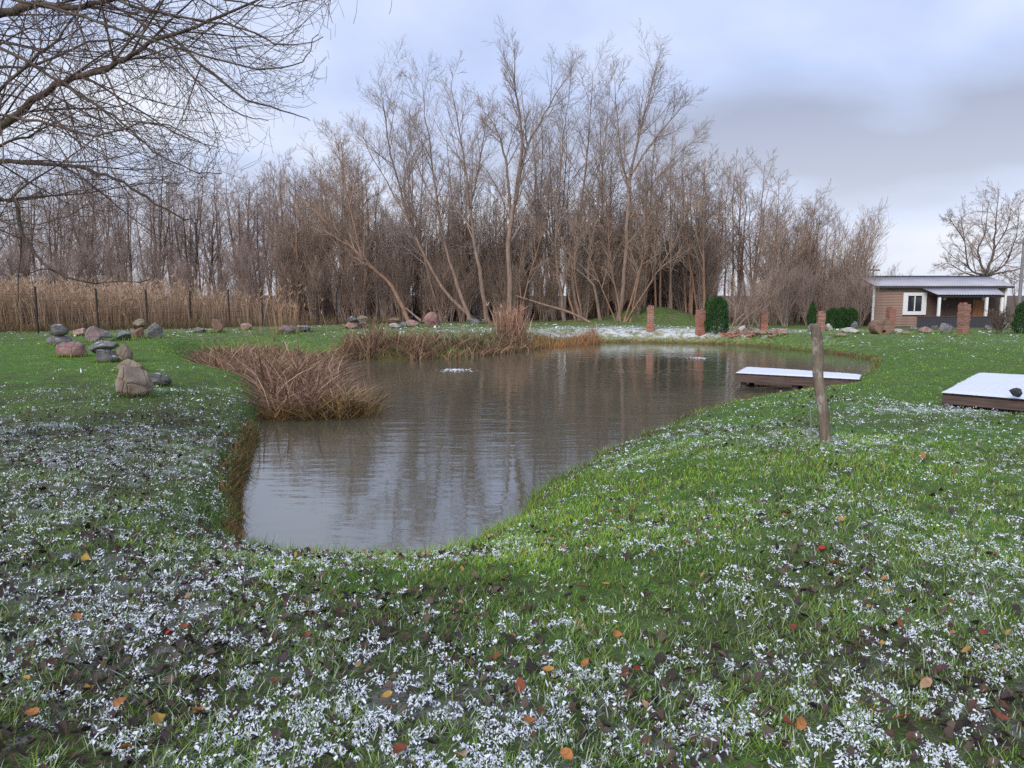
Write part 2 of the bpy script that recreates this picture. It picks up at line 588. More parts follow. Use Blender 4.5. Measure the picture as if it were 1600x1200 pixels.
dirt = k.ramp(k.noise(v, 21, 5, 0.7), [(0.3, (0.022, 0.017, 0.014)), (0.55, (0.06, 0.044, 0.032)), (0.75, (0.12, 0.085, 0.06))])
dm = k.math('ADD', nC, k.math('MULTIPLY', al.outputs['Fac'], -0.30))
g = k.mix(k.mapr(dm, 0.26, 0.42, 0, 0.9), g, dirt)
wood = k.ramp(nB, [(0.3, (0.05, 0.034, 0.026)), (0.7, (0.17, 0.115, 0.08))])
sxy = k.n('ShaderNodeSeparateXYZ'); k.l(v, sxy.inputs[0])
far_straw = k.math('MULTIPLY', k.mapr(sxy.outputs['Y'], 24, 33), k.mapr(k.math('ADD', nB, k.math('MULTIPLY', sp.outputs[0], 0.35)), 0.60, 0.78, 0, 0.85))
g = k.mix(far_straw, g, (0.34, 0.29, 0.17))
g = k.mix(sp.outputs[1], g, wood)
bank = k.ramp(nB, [(0.3, (0.05, 0.036, 0.02)), (0.55, (0.13, 0.085, 0.035)), (0.75, (0.09, 0.10, 0.03))])
g = k.mix(k.mapr(k.math('ADD', sp.outputs[2], k.math('MULTIPLY', nD, 0.5)), 0.75, 1.15), g, bank)
sn = k.math('ADD', k.math('MULTIPLY', nC, 0.55), k.math('MULTIPLY', nD, 0.45))
sn = k.math('ADD', sn, k.math('MULTIPLY', sp.outputs[0], 0.42))
sn = k.math('SUBTRACT', sn, k.math('MULTIPLY', sp.outputs[1], 0.12))
sn = k.math('SUBTRACT', sn, k.math('MULTIPLY', sp.outputs[2], 0.25))
g = k.mix(k.math('MULTIPLY', k.mapr(sn, 0.72, 0.79, 0, 0.85), k.mapr(sxy.outputs['Y'], 5.5, 12, 0.22, 1.0)), g, SNOW)
k.bump(k.math('ADD', nC, k.math('MULTIPLY', nB, 1.5)), 0.8, 0.03)
M['ground'] = k.done(g, 0.95)
gme = raw_mesh('ground', V, [Fq], gcol, True)
ga = gme.attributes.new('lush', 'FLOAT', 'POINT')
ga.data.foreach_set('value', glush.astype(np.float32))
ground = link('ground', gme, M['ground'])
tag(ground, kind='structure')

# ------------------------------------------------------------------ water
B1 = on_z(713, 579, WZ); B2 = on_z(1090, 560, WZ)
k = NT('pond_water')
v = k.coord((0.38, 1.0, 1.0))
r1 = k.noise(v, 3.2, 3, 0.5); r2 = k.noise(v, 11, 3, 0.55); r3 = k.noise(k.coord((0.3, 0.5, 1)), 1.0, 2, 0.5)
rings = None
for Bp, fr, amp in ((B1, 26, 0.55), (B2, 26, 0.35)):
    vd = k.n('ShaderNodeVectorMath', operation='DISTANCE')
    tcw = k.n('ShaderNodeTexCoord')
    k.l(tcw.outputs['Object'], vd.inputs[0]); vd.inputs[1].default_value = (Bp[0], Bp[1], WZ)
    dist_o = vd.outputs['Value']
    wv = k.math('SINE', k.math('ADD', k.math('MULTIPLY', dist_o, fr), k.math('MULTIPLY', r3, 14)))
    fall = k.math('DIVIDE', amp * 2.2, k.math('ADD', dist_o, 2.0))
    wv = k.math('MULTIPLY', wv, fall)
    rings = wv if rings is None else k.math('ADD', rings, wv)
hgt = k.math('ADD', k.math('MULTIPLY', r1, 1.6), k.math('MULTIPLY', r2, 0.22))
hgt = k.math('ADD', hgt, k.math('MULTIPLY', rings, 0.30))
calm = k.mapr(k.noise(k.coord((0.25, 0.16, 1)), 1.0, 2, 0.5), 0.35, 0.6, 0.35, 1.0)
hgt = k.math('MULTIPLY', hgt, calm)
k.bump(hgt, 0.8, 0.0095)
k.b.inputs['IOR'].default_value = 2.8
k.b.inputs['Specular IOR Level'].default_value = 0.5
M['water'] = k.done(k.ramp(k.noise(k.coord(), 0.35, 3, 0.5), [(0.3, (0.078, 0.076, 0.052)), (0.7, (0.105, 0.102, 0.070))]), 0.035)
ring = SH[:, :2]
cen = ring.mean(0)
wx = np.linspace(-17, 15, 33); wy = np.linspace(4.0, 37, 34)
wxx, wyy = np.meshgrid(wx, wy)
Vw = np.stack([wxx.ravel(), wyy.ravel(), np.full(wxx.size, WZ)], 1)
iw = (np.arange(33)[:, None] * 33 + np.arange(32)[None, :]).ravel()
Fw = np.stack([iw, iw + 1, iw + 34, iw + 33], 1)
cx = Vw[Fw].mean(1)
Fw = Fw[dist(cx[:, 0], cx[:, 1]) < 1.3]
water = link('pond_water', raw_mesh('pond_water', Vw, [Fw], None, True), M['water'])
tag(water, kind='structure')

# ------------------------------------------------------------------ tubes and trees
def tubes(lines, sides):
    """lines: list of (pts (n,3), radii (n,)) -> V, quads"""
    groups = {}
    for p, r in lines:
        groups.setdefault(len(p), []).append((p, r))
    Vs, Fs, off = [], [], 0
    ang = np.arange(sides) * 2 * math.pi / sides
    ca, sa = np.cos(ang), np.sin(ang)
    for n, L in groups.items():
        P = np.array([l[0] for l in L], dtype=float)        # (m,n,3)
        Rr = np.array([l[1] for l in L], dtype=float)
        T = np.gradient(P, axis=1)
        T /= np.linalg.norm(T, axis=2, keepdims=True) + 1e-12
        ref = np.where(np.abs(T[:, :1, 2:3]) > 0.9, np.array([1.0, 0, 0]), np.array([0, 0, 1.0]))
        ref = np.broadcast_to(ref, T.shape)
        U = np.cross(T, ref); U /= np.linalg.norm(U, axis=2, keepdims=True) + 1e-12
        W = np.cross(T, U)
        ringv = P[:, :, None, :] + Rr[:, :, None, None] * (U[:, :, None, :] * ca[None, None, :, None] + W[:, :, None, :] * sa[None, None, :, None])
        m = len(L)
        Vs.append(ringv.reshape(-1, 3))
        base = off + (np.arange(m) * n * sides)[:, None, None] + (np.arange(n - 1) * sides)[None, :, None]
        s = np.arange(sides)[None, None, :]; s2 = (np.arange(sides)[None, None, :] + 1) % sides
        q = np.stack([base + s, base + s2, base + sides + s2, base + sides + s], -1).reshape(-1, 4)
        Fs.append(q)
        off += m * n * sides
    return np.concatenate(Vs), np.concatenate(Fs)


def tube_mesh(name, lines, sides=3, mat=None):
    V, F = tubes(lines, sides)
    me = raw_mesh(name, V, [F], None, True)
    if mat: me.materials.append(mat)
    return me


def _norm(a):
    l = math.sqrt(a[0] * a[0] + a[1] * a[1] + a[2] * a[2]) + 1e-12
    return (a[0] / l, a[1] / l, a[2] / l)


def _turn(d, ang, rng):
    """a direction at angle ang from d, at a random azimuth"""
    r = _norm((rng.gauss(0, 1), rng.gauss(0, 1), rng.gauss(0, 1)))
    dt = d[0] * r[0] + d[1] * r[1] + d[2] * r[2]
    q = _norm((r[0] - dt * d[0], r[1] - dt * d[1], r[2] - dt * d[2]))
    c, s = math.cos(ang), math.sin(ang)
    return (d[0] * c + q[0] * s, d[1] * c + q[1] * s, d[2] * c + q[2] * s)


def children(out, pts, rad, L, lvl, rng, P):
    """spawn side branches along a finished branch"""
    if lvl + 1 >= P['levels']:
        return
    cnt = P['n'][lvl]
    kk = max(1, int(round(cnt * rng.uniform(.8, 1.2))))
    tm = P['tmin'][lvl]
    n = len(pts)
    for j in range(kk):
        t = tm + (1 - tm) * (j + rng.random()) / kk
        f = t * (n - 1); i = min(int(f), n - 2); u = f - i
        a, b = pts[i], pts[i + 1]
        p = (a[0] + (b[0] - a[0]) * u, a[1] + (b[1] - a[1]) * u, a[2] + (b[2] - a[2]) * u)
        d = _norm((b[0] - a[0], b[1] - a[1], b[2] - a[2]))
        r = rad[i] + (rad[i + 1] - rad[i]) * u
        ang = R(P['ang'][lvl]) * rng.uniform(.7, 1.3)
        cd = _turn(d, ang, rng)
        cl = L * P['ratio'][lvl] * (1.15 - P['shrink'] * t) * rng.uniform(.6, 1.25)
        grow(out, p, cd, cl, max(min(r * 0.62, P['rmax'][lvl]), P['rmin']), lvl + 1, rng, P)


def grow(out, p, d, L, r, lvl, rng, P):
    n = P['seg'][lvl]
    st = L / n
    pts, rad = [p], [r]
    tip = max(r * 0.3, P['rmin'] * 0.7)
    wob, tro = P['wob'][lvl], P['trop'][lvl]
    for i in range(n):
        tr = tro if not isinstance(tro, tuple) else tro[0] + (tro[1] - tro[0]) * i / max(1, n - 1)
        d = _norm((d[0] + rng.gauss(0, wob), d[1] + rng.gauss(0, wob), d[2] + rng.gauss(0, wob) + tr))
        p = (p[0] + d[0] * st, p[1] + d[1] * st, p[2] + d[2] * st)
        pts.append(p); rad.append(r + (tip - r) * (i + 1) / n)
    out[lvl].append((pts, rad))
    children(out, pts, rad, L, lvl, rng, P)


TALL = dict(levels=4, n=[19, 10, 6], seg=[8, 6, 4, 3], tmin=[.28, .10, .08], ang=[36, 42, 42], ratio=[.27, .50, .62], shrink=.60,
            rmax=[.040, .015, .0075], rmin=.0054, wob=[.06, .06, .06, .06], trop=[.05, .05, .075, .085])
SLIM = dict(TALL, n=[13, 7, 5], ratio=[.27, .52, .62], rmax=[.028, .011, .007])


def make_tree_meshes(name, stems, rng, P, trunk_mat, twig_mat):
    """stems: list of (pts, radii) in tree space"""
    out = {i: [] for i in range(P['levels'])}
    for pts, rad in stems:
        pts = [tuple(q) for q in pts]
        L = sum(math.dist(pts[i], pts[i + 1]) for i in range(len(pts) - 1))
        out[0].append((pts, list(rad)))
        Ps = dict(P, n=[max(4, P['n'][0] * min(1.0, L / P.get('full', 1.0)))] + list(P['n'][1:]), ratio=[P['ratio'][0] * min(1.6, max(1.0, P.get('full', 1.0) * .8 / L))] + list(P['ratio'][1:]))
        children(out, pts, list(rad), L, 0, rng, Ps)
    tm = tube_mesh(name + '_trunk', out[0], 8, trunk_mat)
    V1, F1 = tubes(out[1], 5)
    V2, F2 = tubes([l for i in range(2, P['levels']) for l in out[i]], 3)
    cm = raw_mesh(name + '_crown', np.concatenate([V1, V2]), [np.concatenate([F1, F2 + len(V1)])], None, True)
    cm.materials.append(twig_mat)
    return tm, cm


def put_tree(name, tm, cm, loc, label, group=None, rz=0.0, s=1.0, sz=None):
    t = empty(name, loc, rz)
    t.scale = (s, s, sz or s)
    tag(t, label, 'tree', group)
    link('trunk', tm, None, t)
    link('crown', cm, None, t)
    return t


squash = .955


def guided(stem_list, Y, r0, rng, n_per=4):
    """stems drawn as photograph pixels standing at distance Y -> points relative to the first point"""
    res = []; base = None
    for si, (pix, r) in enumerate(stem_list):
        yw = Y
        P3 = []
        for i, (x, y) in enumerate(pix):
            y = 503 - (503 - y) * squash if Y < 50 else y
            if i: yw += rng.uniform(-.5, .5) * (1 if si == 0 else 1.4)
            P3.append(on_y(x, y, yw))
        P3 = np.array(P3)
        if base is None:
            base = P3[0].copy(); base[2] = zat(base[0], base[1]) - 0.05
            P3[0][2] = base[2]
        C = catmull(P3, n_per, closed=False)
        C[1:] += np.array([[rng.gauss(0, .03) for _ in range(3)] for _ in range(len(C) - 1)])
        r = r * .78
        rad = np.linspace(r, r * 0.10, len(C)) if si else r * (1 - 0.92 * np.linspace(0, 1, len(C)) ** 0.8)
        if si == 0: rad[0] *= 1.35
        res.append((C - base, np.maximum(rad, .010)))
    return base, res


rng = random.Random(11)
hero = [
    ('willow_tree', 'tall pale tree with straight forked trunk rising behind the cattail clump on the far shore', 42.5, .24,
     [([(796, 503), (796, 440), (797, 352), (808, 290), (822, 225), (850, 165), (885, 105)], .26),
      ([(799, 330), (790, 240), (776, 190), (752, 152)], .11), ([(812, 275), (816, 200), (806, 125), (803, 58)], .13), ([(800, 345), (770, 270), (740, 235)], .06)]),
     ('willow_tree', 'tallest broad crowned tree at the right end of the tall group, leaning right', 43.5, .2,
      [([(966, 505), (974, 440), (980, 350), (985, 265), (1000, 195), (1015, 135), (1026, 78)], .20), ([(983, 290), (966, 200), (960, 92)], .09),
       ([(986, 262), (1030, 195), (1076, 140)], .09), ([(981, 340), (1040, 250), (1086, 205)], .07)]),
     ('willow_tree', 'tall tree leaning slightly left just left of the straight forked trunk', 42.0, .18,
      [([(762, 504), (752, 430), (741, 370), (729, 265), (718, 190), (705, 106)], .19), ([(735, 310), (752, 230), (760, 165)], .07)]),
     ('willow_tree', 'tall tree sloping left, second tall crown from the left of the group', 42.6, .18,
      [([(736, 503), (708, 424), (690, 350), (680, 282), (668, 190), (660, 112)], .17), ([(686, 320), (650, 240), (636, 170)], .07)]),
     ('willow_tree', 'tall tree with a long diagonal trunk sweeping left to the leftmost tall crown', 43.0, .18,
      [([(746, 505), (692, 446), (642, 345), (616, 250), (603, 185), (596, 116)], .16), ([(640, 340), (590, 250), (566, 200)], .06)]),
     ('willow_tree', 'low leaning tree with orange bark bending hard left behind the red boulder', 41.0, .18,
      [([(640, 503), (612, 446), (566, 400), (531, 357), (497, 326), (470, 288)], .17), ([(566, 400), (548, 320), (534, 250), (522, 195)], .09)]),
     ('willow_tree', 'tall narrow tree left of the rightmost broad crown, standing behind the snowy strip', 44.5, .17,
      [([(906, 505), (896, 430), (905, 340), (915, 250), (922, 170), (926, 90)], .16), ([(903, 350), (935, 250), (950, 160)], .07)]),
     ('willow_tree', 'tall slender tree just right of the straight forked trunk', 44.0, .15,
      [([(882, 505), (870, 400), (873, 300), (881, 200), (890, 125)], .13)]),
     ('willow_tree', 'tall slender tree with a kinked lower stem beside the rightmost broad crown', 43.8, .15,
      [([(938, 505), (928, 445), (918, 420), (932, 320), (946, 220), (953, 118)], .13)]),
     ('willow_tree', 'thin forked tree between the leaning orange trunk and the tall group', 44.8, .15,
      [([(690, 503), (664, 400), (645, 300), (632, 190)], .12)]),
     ('willow_tree', 'many stemmed clump fanning outward at the right foot of the tall group', 42.8, .1,
      [([(975, 505), (1000, 420), (1030, 330), (1046, 262)], .09), ([(970, 503), (955, 400), (948, 300)], .07), ([(978, 503), (1022, 430), (1064, 350), (1078, 290)], .07),
       ([(962, 503), (930, 420), (905, 340)], .06), ([(985, 503), (1005, 380), (1010, 280)], .07)]),
     ('willow_tree', 'young slanting double stem springing beside the forked trunk behind the cattails', 42.2, .1,
      [([(812, 503), (824, 440), (846, 360), (858, 290)], .08), ([(816, 503), (812, 420), (822, 330)], .05)]),
     ('willow_tree', 'thin sinuous double stem behind the fallen pale branch', 43.0, .1,
      [([(900, 505), (888, 450), (880, 380), (860, 300)], .09), ([(912, 505), (900, 440), (898, 370), (905, 290)], .08)]),
]
for i, (nm, lab, Y, r0, stems) in enumerate(hero):
    g2 = random.Random(100 + i)
    base, st = guided(stems, Y, r0, g2)
    warm = i in (5, 10, 11, 12)
    P = dict(TALL, full=11.0)
    if i >= 10: P = dict(TALL, n=[13, 8, 5])
    elif i >= 6: P = dict(TALL, n=[19, 9, 6], full=11.0)
    tm, cm = make_tree_meshes(nm + str(i), st, g2, P, M['bark_warm'] if warm else M['bark_grey'], M['twig_warm'] if warm else M['twig_grey'])
    put_tree(nm, tm, cm, base, lab)

# kinds of thicket tree, copied
def variant(seed, h, nst, spread, r, P, tmat, wmat, lean=0.0):
    g2 = random.Random(seed)
    st = []
    for s in range(nst):
        az = g2.uniform(0, 2 * math.pi); sp_ = spread * g2.uniform(.4, 1.1)
        hh = h * g2.uniform(.75, 1.05)
        n = 9; pts = []
        x = g2.gauss(0, .12); y = g2.gauss(0, .12)
        dx, dy = math.cos(az) * sp_ + lean, math.sin(az) * sp_
        for i in range(n):
            t = i / (n - 1)
            pts.append((x + dx * hh * t * (1 - .35 * t) + g2.gauss(0, .05) * t, y + dy * hh * t * (1 - .35 * t) + g2.gauss(0, .05) * t, hh * t - .05))
        rr = r * g2.uniform(.7, 1.1)
        st.append((pts, [max(rr * (1 - .88 * (i / (n - 1)) ** .8), .008) for i in range(n)]))
    return make_tree_meshes('thicket%d' % seed, st, g2, P, tmat, wmat)


SHRUB = dict(TALL, levels=3, n=[13, 8], tmin=[.12, .1], ang=[26, 32], ratio=[.42, .42], rmax=[.022, .008], rmin=.0045, seg=[8, 5, 4], wob=[.06, .06, .07], trop=[.05, .05, .05])
kinds = {
    'slimA': variant(1, 8.0, 1, .06, .10, SLIM, M['bark_warm'], M['twig_warm']),
    'slimB': variant(2, 8.5, 2, .14, .09, SLIM, M['bark_grey'], M['twig_violet']),
    'slimC': variant(3, 7.5, 3, .22, .08, dict(SLIM, n=[13, 7, 5]), M['bark_warm'], M['twig_warm']),
    'broad': variant(4, 8.0, 3, .34, .11, SLIM, M['bark_dark'], M['twig_violet']),
    'broadB': variant(5, 7.5, 2, .30, .12, SLIM, M['bark_dark'], M['twig_violet']),
    'shrubA': variant(6, 4.5, 14, .34, .03, SHRUB, M['twig_warm'], M['twig_warm']),
    'shrubB': variant(7, 3.8, 16, .42, .025, SHRUB, M['twig_violet'], M['twig_violet']),
    'tallA': variant(9, 12.0, 2, .10, .12, dict(TALL, n=[15, 8, 5]), M['bark_grey'], M['twig_grey']),
    'tallB': variant(10, 12.0, 3, .15, .11, dict(TALL, n=[11, 8, 5]), M['bark_grey'], M['twig_grey']),
    'lean': variant(8, 7.5, 3, .12, .09, SLIM, M['bark_warm'], M['twig_warm'], .32),
}
LAB = {
    'left': ('bare violet grey tree in the row behind the tan reed bed on the left', 'trees behind the reed bed'),
    'mid': ('bare brown slender tree in the dense thicket behind the tall trees', 'slender trees of the thicket'),
    'right': ('bare reddish brown tree in the wood edge right of the tall trees', 'trees of the right wood edge'),
    'tall': ('slender tall bare tree filling the gaps of the tall group, behind the front trunks', 'second row of the tall group'),
    'shrub': ('bare brown many stemmed shrub in the undergrowth of the wood', 'undergrowth shrubs of the wood'),
    'far': ('small bare tree far off, seen faintly through the wood near the horizon', 'far trees'),
}
BASEH = {'slimA': 8.0, 'slimB': 8.5, 'slimC': 7.5, 'broad': 8.0, 'broadB': 7.5, 'shrubA': 4.5, 'shrubB': 3.8, 'lean': 7.5, 'tallA': 12.0, 'tallB': 12.0}


def plant(kind, px, Y, toppx, lab, name='bare_tree'):
    p = on_y(px, 500, Y); z = zat(p[0], Y)
    top = on_y(px, toppx, Y)[2]
    s = (top - z) / BASEH[kind] * (1.12 if lab == 'left' else 1.0 if lab == 'tall' else 1.05)
    tm, cm = kinds[kind]
    zone = ''
    if lab in ('left', 'mid', 'shrub'):
        for lim_, txt in ((60, ' at the left picture edge'), (230, ' beyond the second and third fence posts'), (440, ' beyond the right half of the reeds'), (620, ' left of the red boulder'), (780, ' between the red boulder and the forked trunk'),
                          (900, ' right of the forked trunk'), (1060, ' behind the snowy strip'), (1200, ' behind the bushy evergreen'), (9999, ' left of the house')):
            if px < lim_: zone = txt; break
    lb = {'left': 'bare violet grey tree behind the tan reeds', 'mid': 'bare slender brown thicket tree', 'shrub': 'bare many stemmed shrub in the wood'}.get(lab)
    t = put_tree(name, tm, cm, (p[0], Y, z), (lb + zone) if lb else LAB[lab][0], LAB[lab][1] + zone, rng.uniform(0, 6.28) if kind != 'lean' else rng.uniform(-.4, .4), s * rng.uniform(.9, 1.15), s)
    if lab == 'shrub': t['category'] = 'shrub'
    return t


def top_line(px):
    return float(np.interp(px, [-60, 40, 150, 300, 380, 430, 470, 520, 560, 640, 700, 800, 900, 1000, 1060, 1110, 1130, 1165, 1220, 1245, 1300, 1340, 1352],
                           [255, 262, 265, 262, 285, 262, 232, 235, 262, 270, 262, 255, 255, 255, 252, 255, 282, 255, 288, 322, 318, 340, 395]))


for px, tp in ((650, 165), (728, 165), (840, 140), (866, 150), (945, 140), (1008, 150), (1046, 205), (560, 225), (515, 240), (472, 250)):
    plant(rng.choice(['tallA', 'tallB']), px, rng.uniform(46, 50), tp + 25, 'tall', 'willow_tree')
# left wood behind the reeds
for i, px in enumerate(range(-90, 450, 19)):
    plant(rng.choice(['broad', 'broadB', 'slimB', 'broad', 'slimB']), px + rng.uniform(-8, 8), rng.uniform(46, 54), top_line(px) + rng.uniform(0, 50), 'left')
for i, px in enumerate(range(-90, 470, 36)):
    plant(rng.choice(['slimB', 'broadB', 'broad']), px + rng.uniform(-8, 8), rng.uniform(56, 66), top_line(px) + rng.uniform(30, 80), 'left')
# thicket in the middle, several rows deep
for i, px in enumerate(range(425, 1120, 13)):
    plant(rng.choice(['slimA', 'slimA', 'slimB', 'slimC', 'slimC']), px + rng.uniform(-6, 6), rng.uniform(45.5, 52), top_line(px) + rng.uniform(-4, 75), 'mid')
for i, px in enumerate(range(430, 1130, 26)):
    plant(rng.choice(['slimB', 'slimC', 'slimB']), px + rng.uniform(-6, 6), rng.uniform(53, 60), top_line(px) + rng.uniform(20, 70), 'mid')
# right wood edge, leaning right
for px in (1086, 1098, 1112, 1128, 1143, 1156, 1168, 1182, 1196, 1210, 1222, 1238, 1250, 1262, 1276, 1290, 1300, 1312):
    plant(rng.choice(['slimA', 'lean', 'slimC', 'lean']) if px > 1200 else rng.choice(['slimA', 'slimC', 'slimB']), px + rng.uniform(-4, 4), rng.uniform(50, 56), top_line(px + 12) + rng.uniform(0, 26), 'right')
for px in range(1120, 1345, 30):
    plant(rng.choice(['slimB', 'broadB']), px, rng.uniform(58, 64), top_line(px) + rng.uniform(40, 80), 'right')
# undergrowth
for i in range(46):
    px = rng.uniform(420, 1345)
    Y = rng.uniform(46, 51)
    plant(rng.choice(['shrubA', 'shrubA', 'shrubB']), px, Y, rng.uniform(345, 420), 'shrub', 'bare_shrub')
for px in range(440, 1000, 24):
    plant('shrubA', px + rng.uniform(-8, 8), rng.uniform(44.5, 46), rng.uniform(400, 440), 'shrub', 'bare_shrub')
for px in range(-70, 440, 34):
    plant('shrubB', px + rng.uniform(-8, 8), rng.uniform(42, 46), rng.uniform(385, 425), 'shrub', 'bare_shrub')
for px in (1150, 1185, 1225, 1262, 1300, 1330, 1345):
    plant('shrubB', px, rng.uniform(45, 47), rng.uniform(425, 450), 'shrub', 'bare_shrub')
for px in range(985, 1100, 14):
    plant('shrubA', px, rng.uniform(50, 53), rng.uniform(395, 430), 'shrub', 'bare_shrub')
for px in range(-60, 1340, 26):
    plant(rng.choice(['slimB', 'slimC', 'broadB']), px + rng.uniform(-8, 8), rng.uniform(72, 84), rng.uniform(385, 425), 'far')
for px in list(range(1335, 1420, 11)) + [1585, 1605, 1625, 1560]:
    plant(rng.choice(['slimB', 'broadB']), px, rng.uniform(95, 120), rng.uniform(412, 436), 'far')

# big open crowned tree behind the house
g2 = random.Random(77)
base, st = guided([([(1541, 505), (1541, 440), (1541, 425)], .36), ([(1541, 428), (1552, 395), (1556, 350), (1560, 305)], .15), ([(1539, 428), (1528, 395), (1540, 360), (1545, 312)], .13),
                   ([(1538, 430), (1515, 420), (1508, 375), (1500, 335)], .12), ([(1538, 432), (1510, 428), (1484, 412), (1470, 415)], .09), ([(1545, 430), (1570, 412), (1588, 370), (1592, 325)], .12),
                   ([(1546, 430), (1575, 424), (1610, 418), (1640, 405)], .10), ([(1552, 395), (1575, 350), (1580, 318)], .07), ([(1508, 378), (1490, 350), (1482, 340)], .06)], 60, .3, g2)
tm, cm = make_tree_meshes('oak', st, g2, dict(TALL, n=[15, 9, 6], ang=[46, 42, 40], tmin=[.15, .12, .1], ratio=[.42, .48, .5], rmax=[.05, .02, .01], rmin=.0075, wob=[.08, .12, .13, .12], trop=[.03, .02, .02, .02]), M['bark_dark'], M['twig_violet'])
put_tree('spreading_tree', tm, cm, base, 'large bare spreading tree rising behind the small house')

# ------------------------------------------------------------------ overhanging tree in the upper left
def px3(pts):
    return [on_y(x, y, d) for x, y, d in pts]


FORE = dict(levels=4, n=[26, 8, 4], seg=[8, 10, 8, 6], tmin=[.10, .10, .12], ang=[44, 38, 36], ratio=[.46, .46, .5], shrink=.5,
            rmax=[.011, .0045, .0027], rmin=.0016, wob=[.05, .045, .05, .05], trop=[.0, (-.085, .10), (-.07, .14), (-.04, .16)])
g2 = random.Random(5)
TR = np.array([-6.6, 7.0])
root = np.array([TR[0], TR[1], zat(*TR)])
limbs_px = [
    ([(-330, 60, 6.9), (-120, 50, 6.6), (0, 20, 6.3), (60, 8, 6.2), (130, 11, 6.1), (195, -5, 6.0), (330, -50, 5.8)], .062),
    ([(-330, 400, 6.9), (-130, 310, 6.6), (0, 200, 6.2), (50, 156, 6.1), (100, 126, 6.0), (160, 108, 5.9), (205, 84, 5.9), (272, 55, 5.8), (345, 25, 5.8), (425, -8, 5.7)], .046),
    ([(268, 57, 5.8), (320, 105, 5.7), (370, 145, 5.7), (440, 172, 5.6), (485, 186, 5.6)], .016),
    ([(-330, 320, 6.9), (-120, 262, 7.2), (0, 252, 7.2), (60, 256, 7.1), (140, 266, 7.0), (190, 285, 7.0), (260, 328, 6.9), (305, 350, 6.9)], .036),
    ([(-300, -30, 6.9), (-100, 30, 6.4), (0, 74, 6.0), (80, 118, 5.8), (140, 160, 5.7), (190, 190, 5.6), (240, 235, 5.5), (300, 266, 5.4), (345, 270, 5.4)], .020),
    ([(-330, 300, 6.9), (-100, 245, 6.6), (0, 225, 6.4), (60, 205, 6.3), (120, 176, 6.2)], .026),
    ([(-330, 340, 6.9), (-120, 318, 6.8), (0, 312, 6.8), (26, 318, 6.8), (34, 360, 6.8), (60, 405, 6.8), (92, 426, 6.7), (150, 442, 6.7), (235, 436, 6.7)], .036),
    ([(-330, 260, 6.9), (-60, 165, 6.5), (0, 140, 6.3), (60, 85, 6.2), (112, 34, 6.1), (150, -20, 6.0)], .026),
    ([(-200, -90, 6.9), (-40, -20, 6.0), (100, 16, 5.5), (200, 52, 5.3), (290, 78, 5.2), (400, 106, 5.1), (470, 98, 5.1), (496, 54, 5.1)], .017),
    ([(60, -60, 6.4), (180, 0, 5.9), (270, 20, 5.7), (380, 45, 5.6), (440, 70, 5.6), (505, 62, 5.5)], .016),
    ([(-330, 120, 6.9), (-60, 110, 7.3), (60, 100, 7.4), (160, 60, 7.4), (260, 90, 7.3), (360, 170, 7.2), (420, 190, 7.2)], .022),
    ([(-330, 220, 6.9), (-60, 180, 5.8), (60, 190, 5.5), (150, 210, 5.3), (240, 190, 5.2), (330, 230, 5.1)], .018),
    ([(-330, 330, 6.9), (-100, 330, 6.2), (0, 345, 6.0), (60, 350, 5.9), (120, 330, 5.8), (170, 300, 5.8)], .014),
    ([(-250, -160, 6.9), (0, -60, 6.4), (160, -40, 6.0), (320, -10, 5.8), (420, 10, 5.7), (488, 0, 5.7)], .018),
]
trunk_top = np.array([TR[0] + .35, TR[1] - .1, 4.6])
trunk_pts = catmull(np.array([root + [0, 0, -.1], root + [.05, 0, 1.0], root + [.2, -.05, 2.4], trunk_top, trunk_top + [.4, -.1, 2.0], trunk_top + [.3, .1, 4.0]]), 4, closed=False)
out = {i: [] for i in range(4)}
limb_lines = []
for pix, r in limbs_px:
    P3 = np.array(px3(pix))
    if pix[0][0] < -100:                       # let the limb leave the trunk
        zt = float(np.clip(P3[0][2] - .5, 1.3, 7.0))
        j = int(np.argmin(np.abs(trunk_pts[:, 2] - zt)))
        P3 = np.vstack([trunk_pts[j], P3])
    C = catmull(P3, 4, closed=False)
    C[1:] += np.array([[g2.gauss(0, .008) for _ in range(3)] for _ in range(len(C) - 1)])
    rad = r * .82 * (1 - .82 * np.linspace(0, 1, len(C)) ** 1.1)
    limb_lines.append(([tuple(c) for c in C], list(np.maximum(rad, .003))))
for pts, rad in limb_lines:
    L = sum(math.dist(pts[i], pts[i + 1]) for i in range(len(pts) - 1))
    P = dict(FORE, ratio=[1.45 / max(L, .6) * .95, .50, .5], n=[int(5 + 3.6 * L), 6, 3])
    children(out, pts, rad, L, 0, g2, P)
ft = empty('overhanging_tree', tuple(root))
tag(ft, 'dark bare tree whose arching twigs hang into the upper left corner', 'tree')
mt = tube_mesh('overhang_trunk', [([tuple(q) for q in trunk_pts - root], list(.24 * (1 - .6 * np.linspace(0, 1, len(trunk_pts)))))], 12, M['bark_dark'])
link('trunk', mt, None, ft)
for pts, rad in limb_lines:
    link('limb', tube_mesh('limb', [([tuple(np.array(p) - root) for p in pts], rad)], 8, M['bark_dark']), None, ft)


keep_rng = random.Random(6)


def keep(line):
    """drop twigs that hang far below the crown"""
    p = line[0][-1]
    dx = p[0] / max(p[1], .1) * FPX + 800
    pz = p[2] - 1.65
    py = 460 - pz / max(p[1], .1) * FPX
    lim = np.interp(dx, [-400, 0, 150, 250, 350, 430, 520, 560], [470, 430, 400, 340, 285, 235, 110, -50])
    return py < lim + keep_rng.gauss(0, 32)


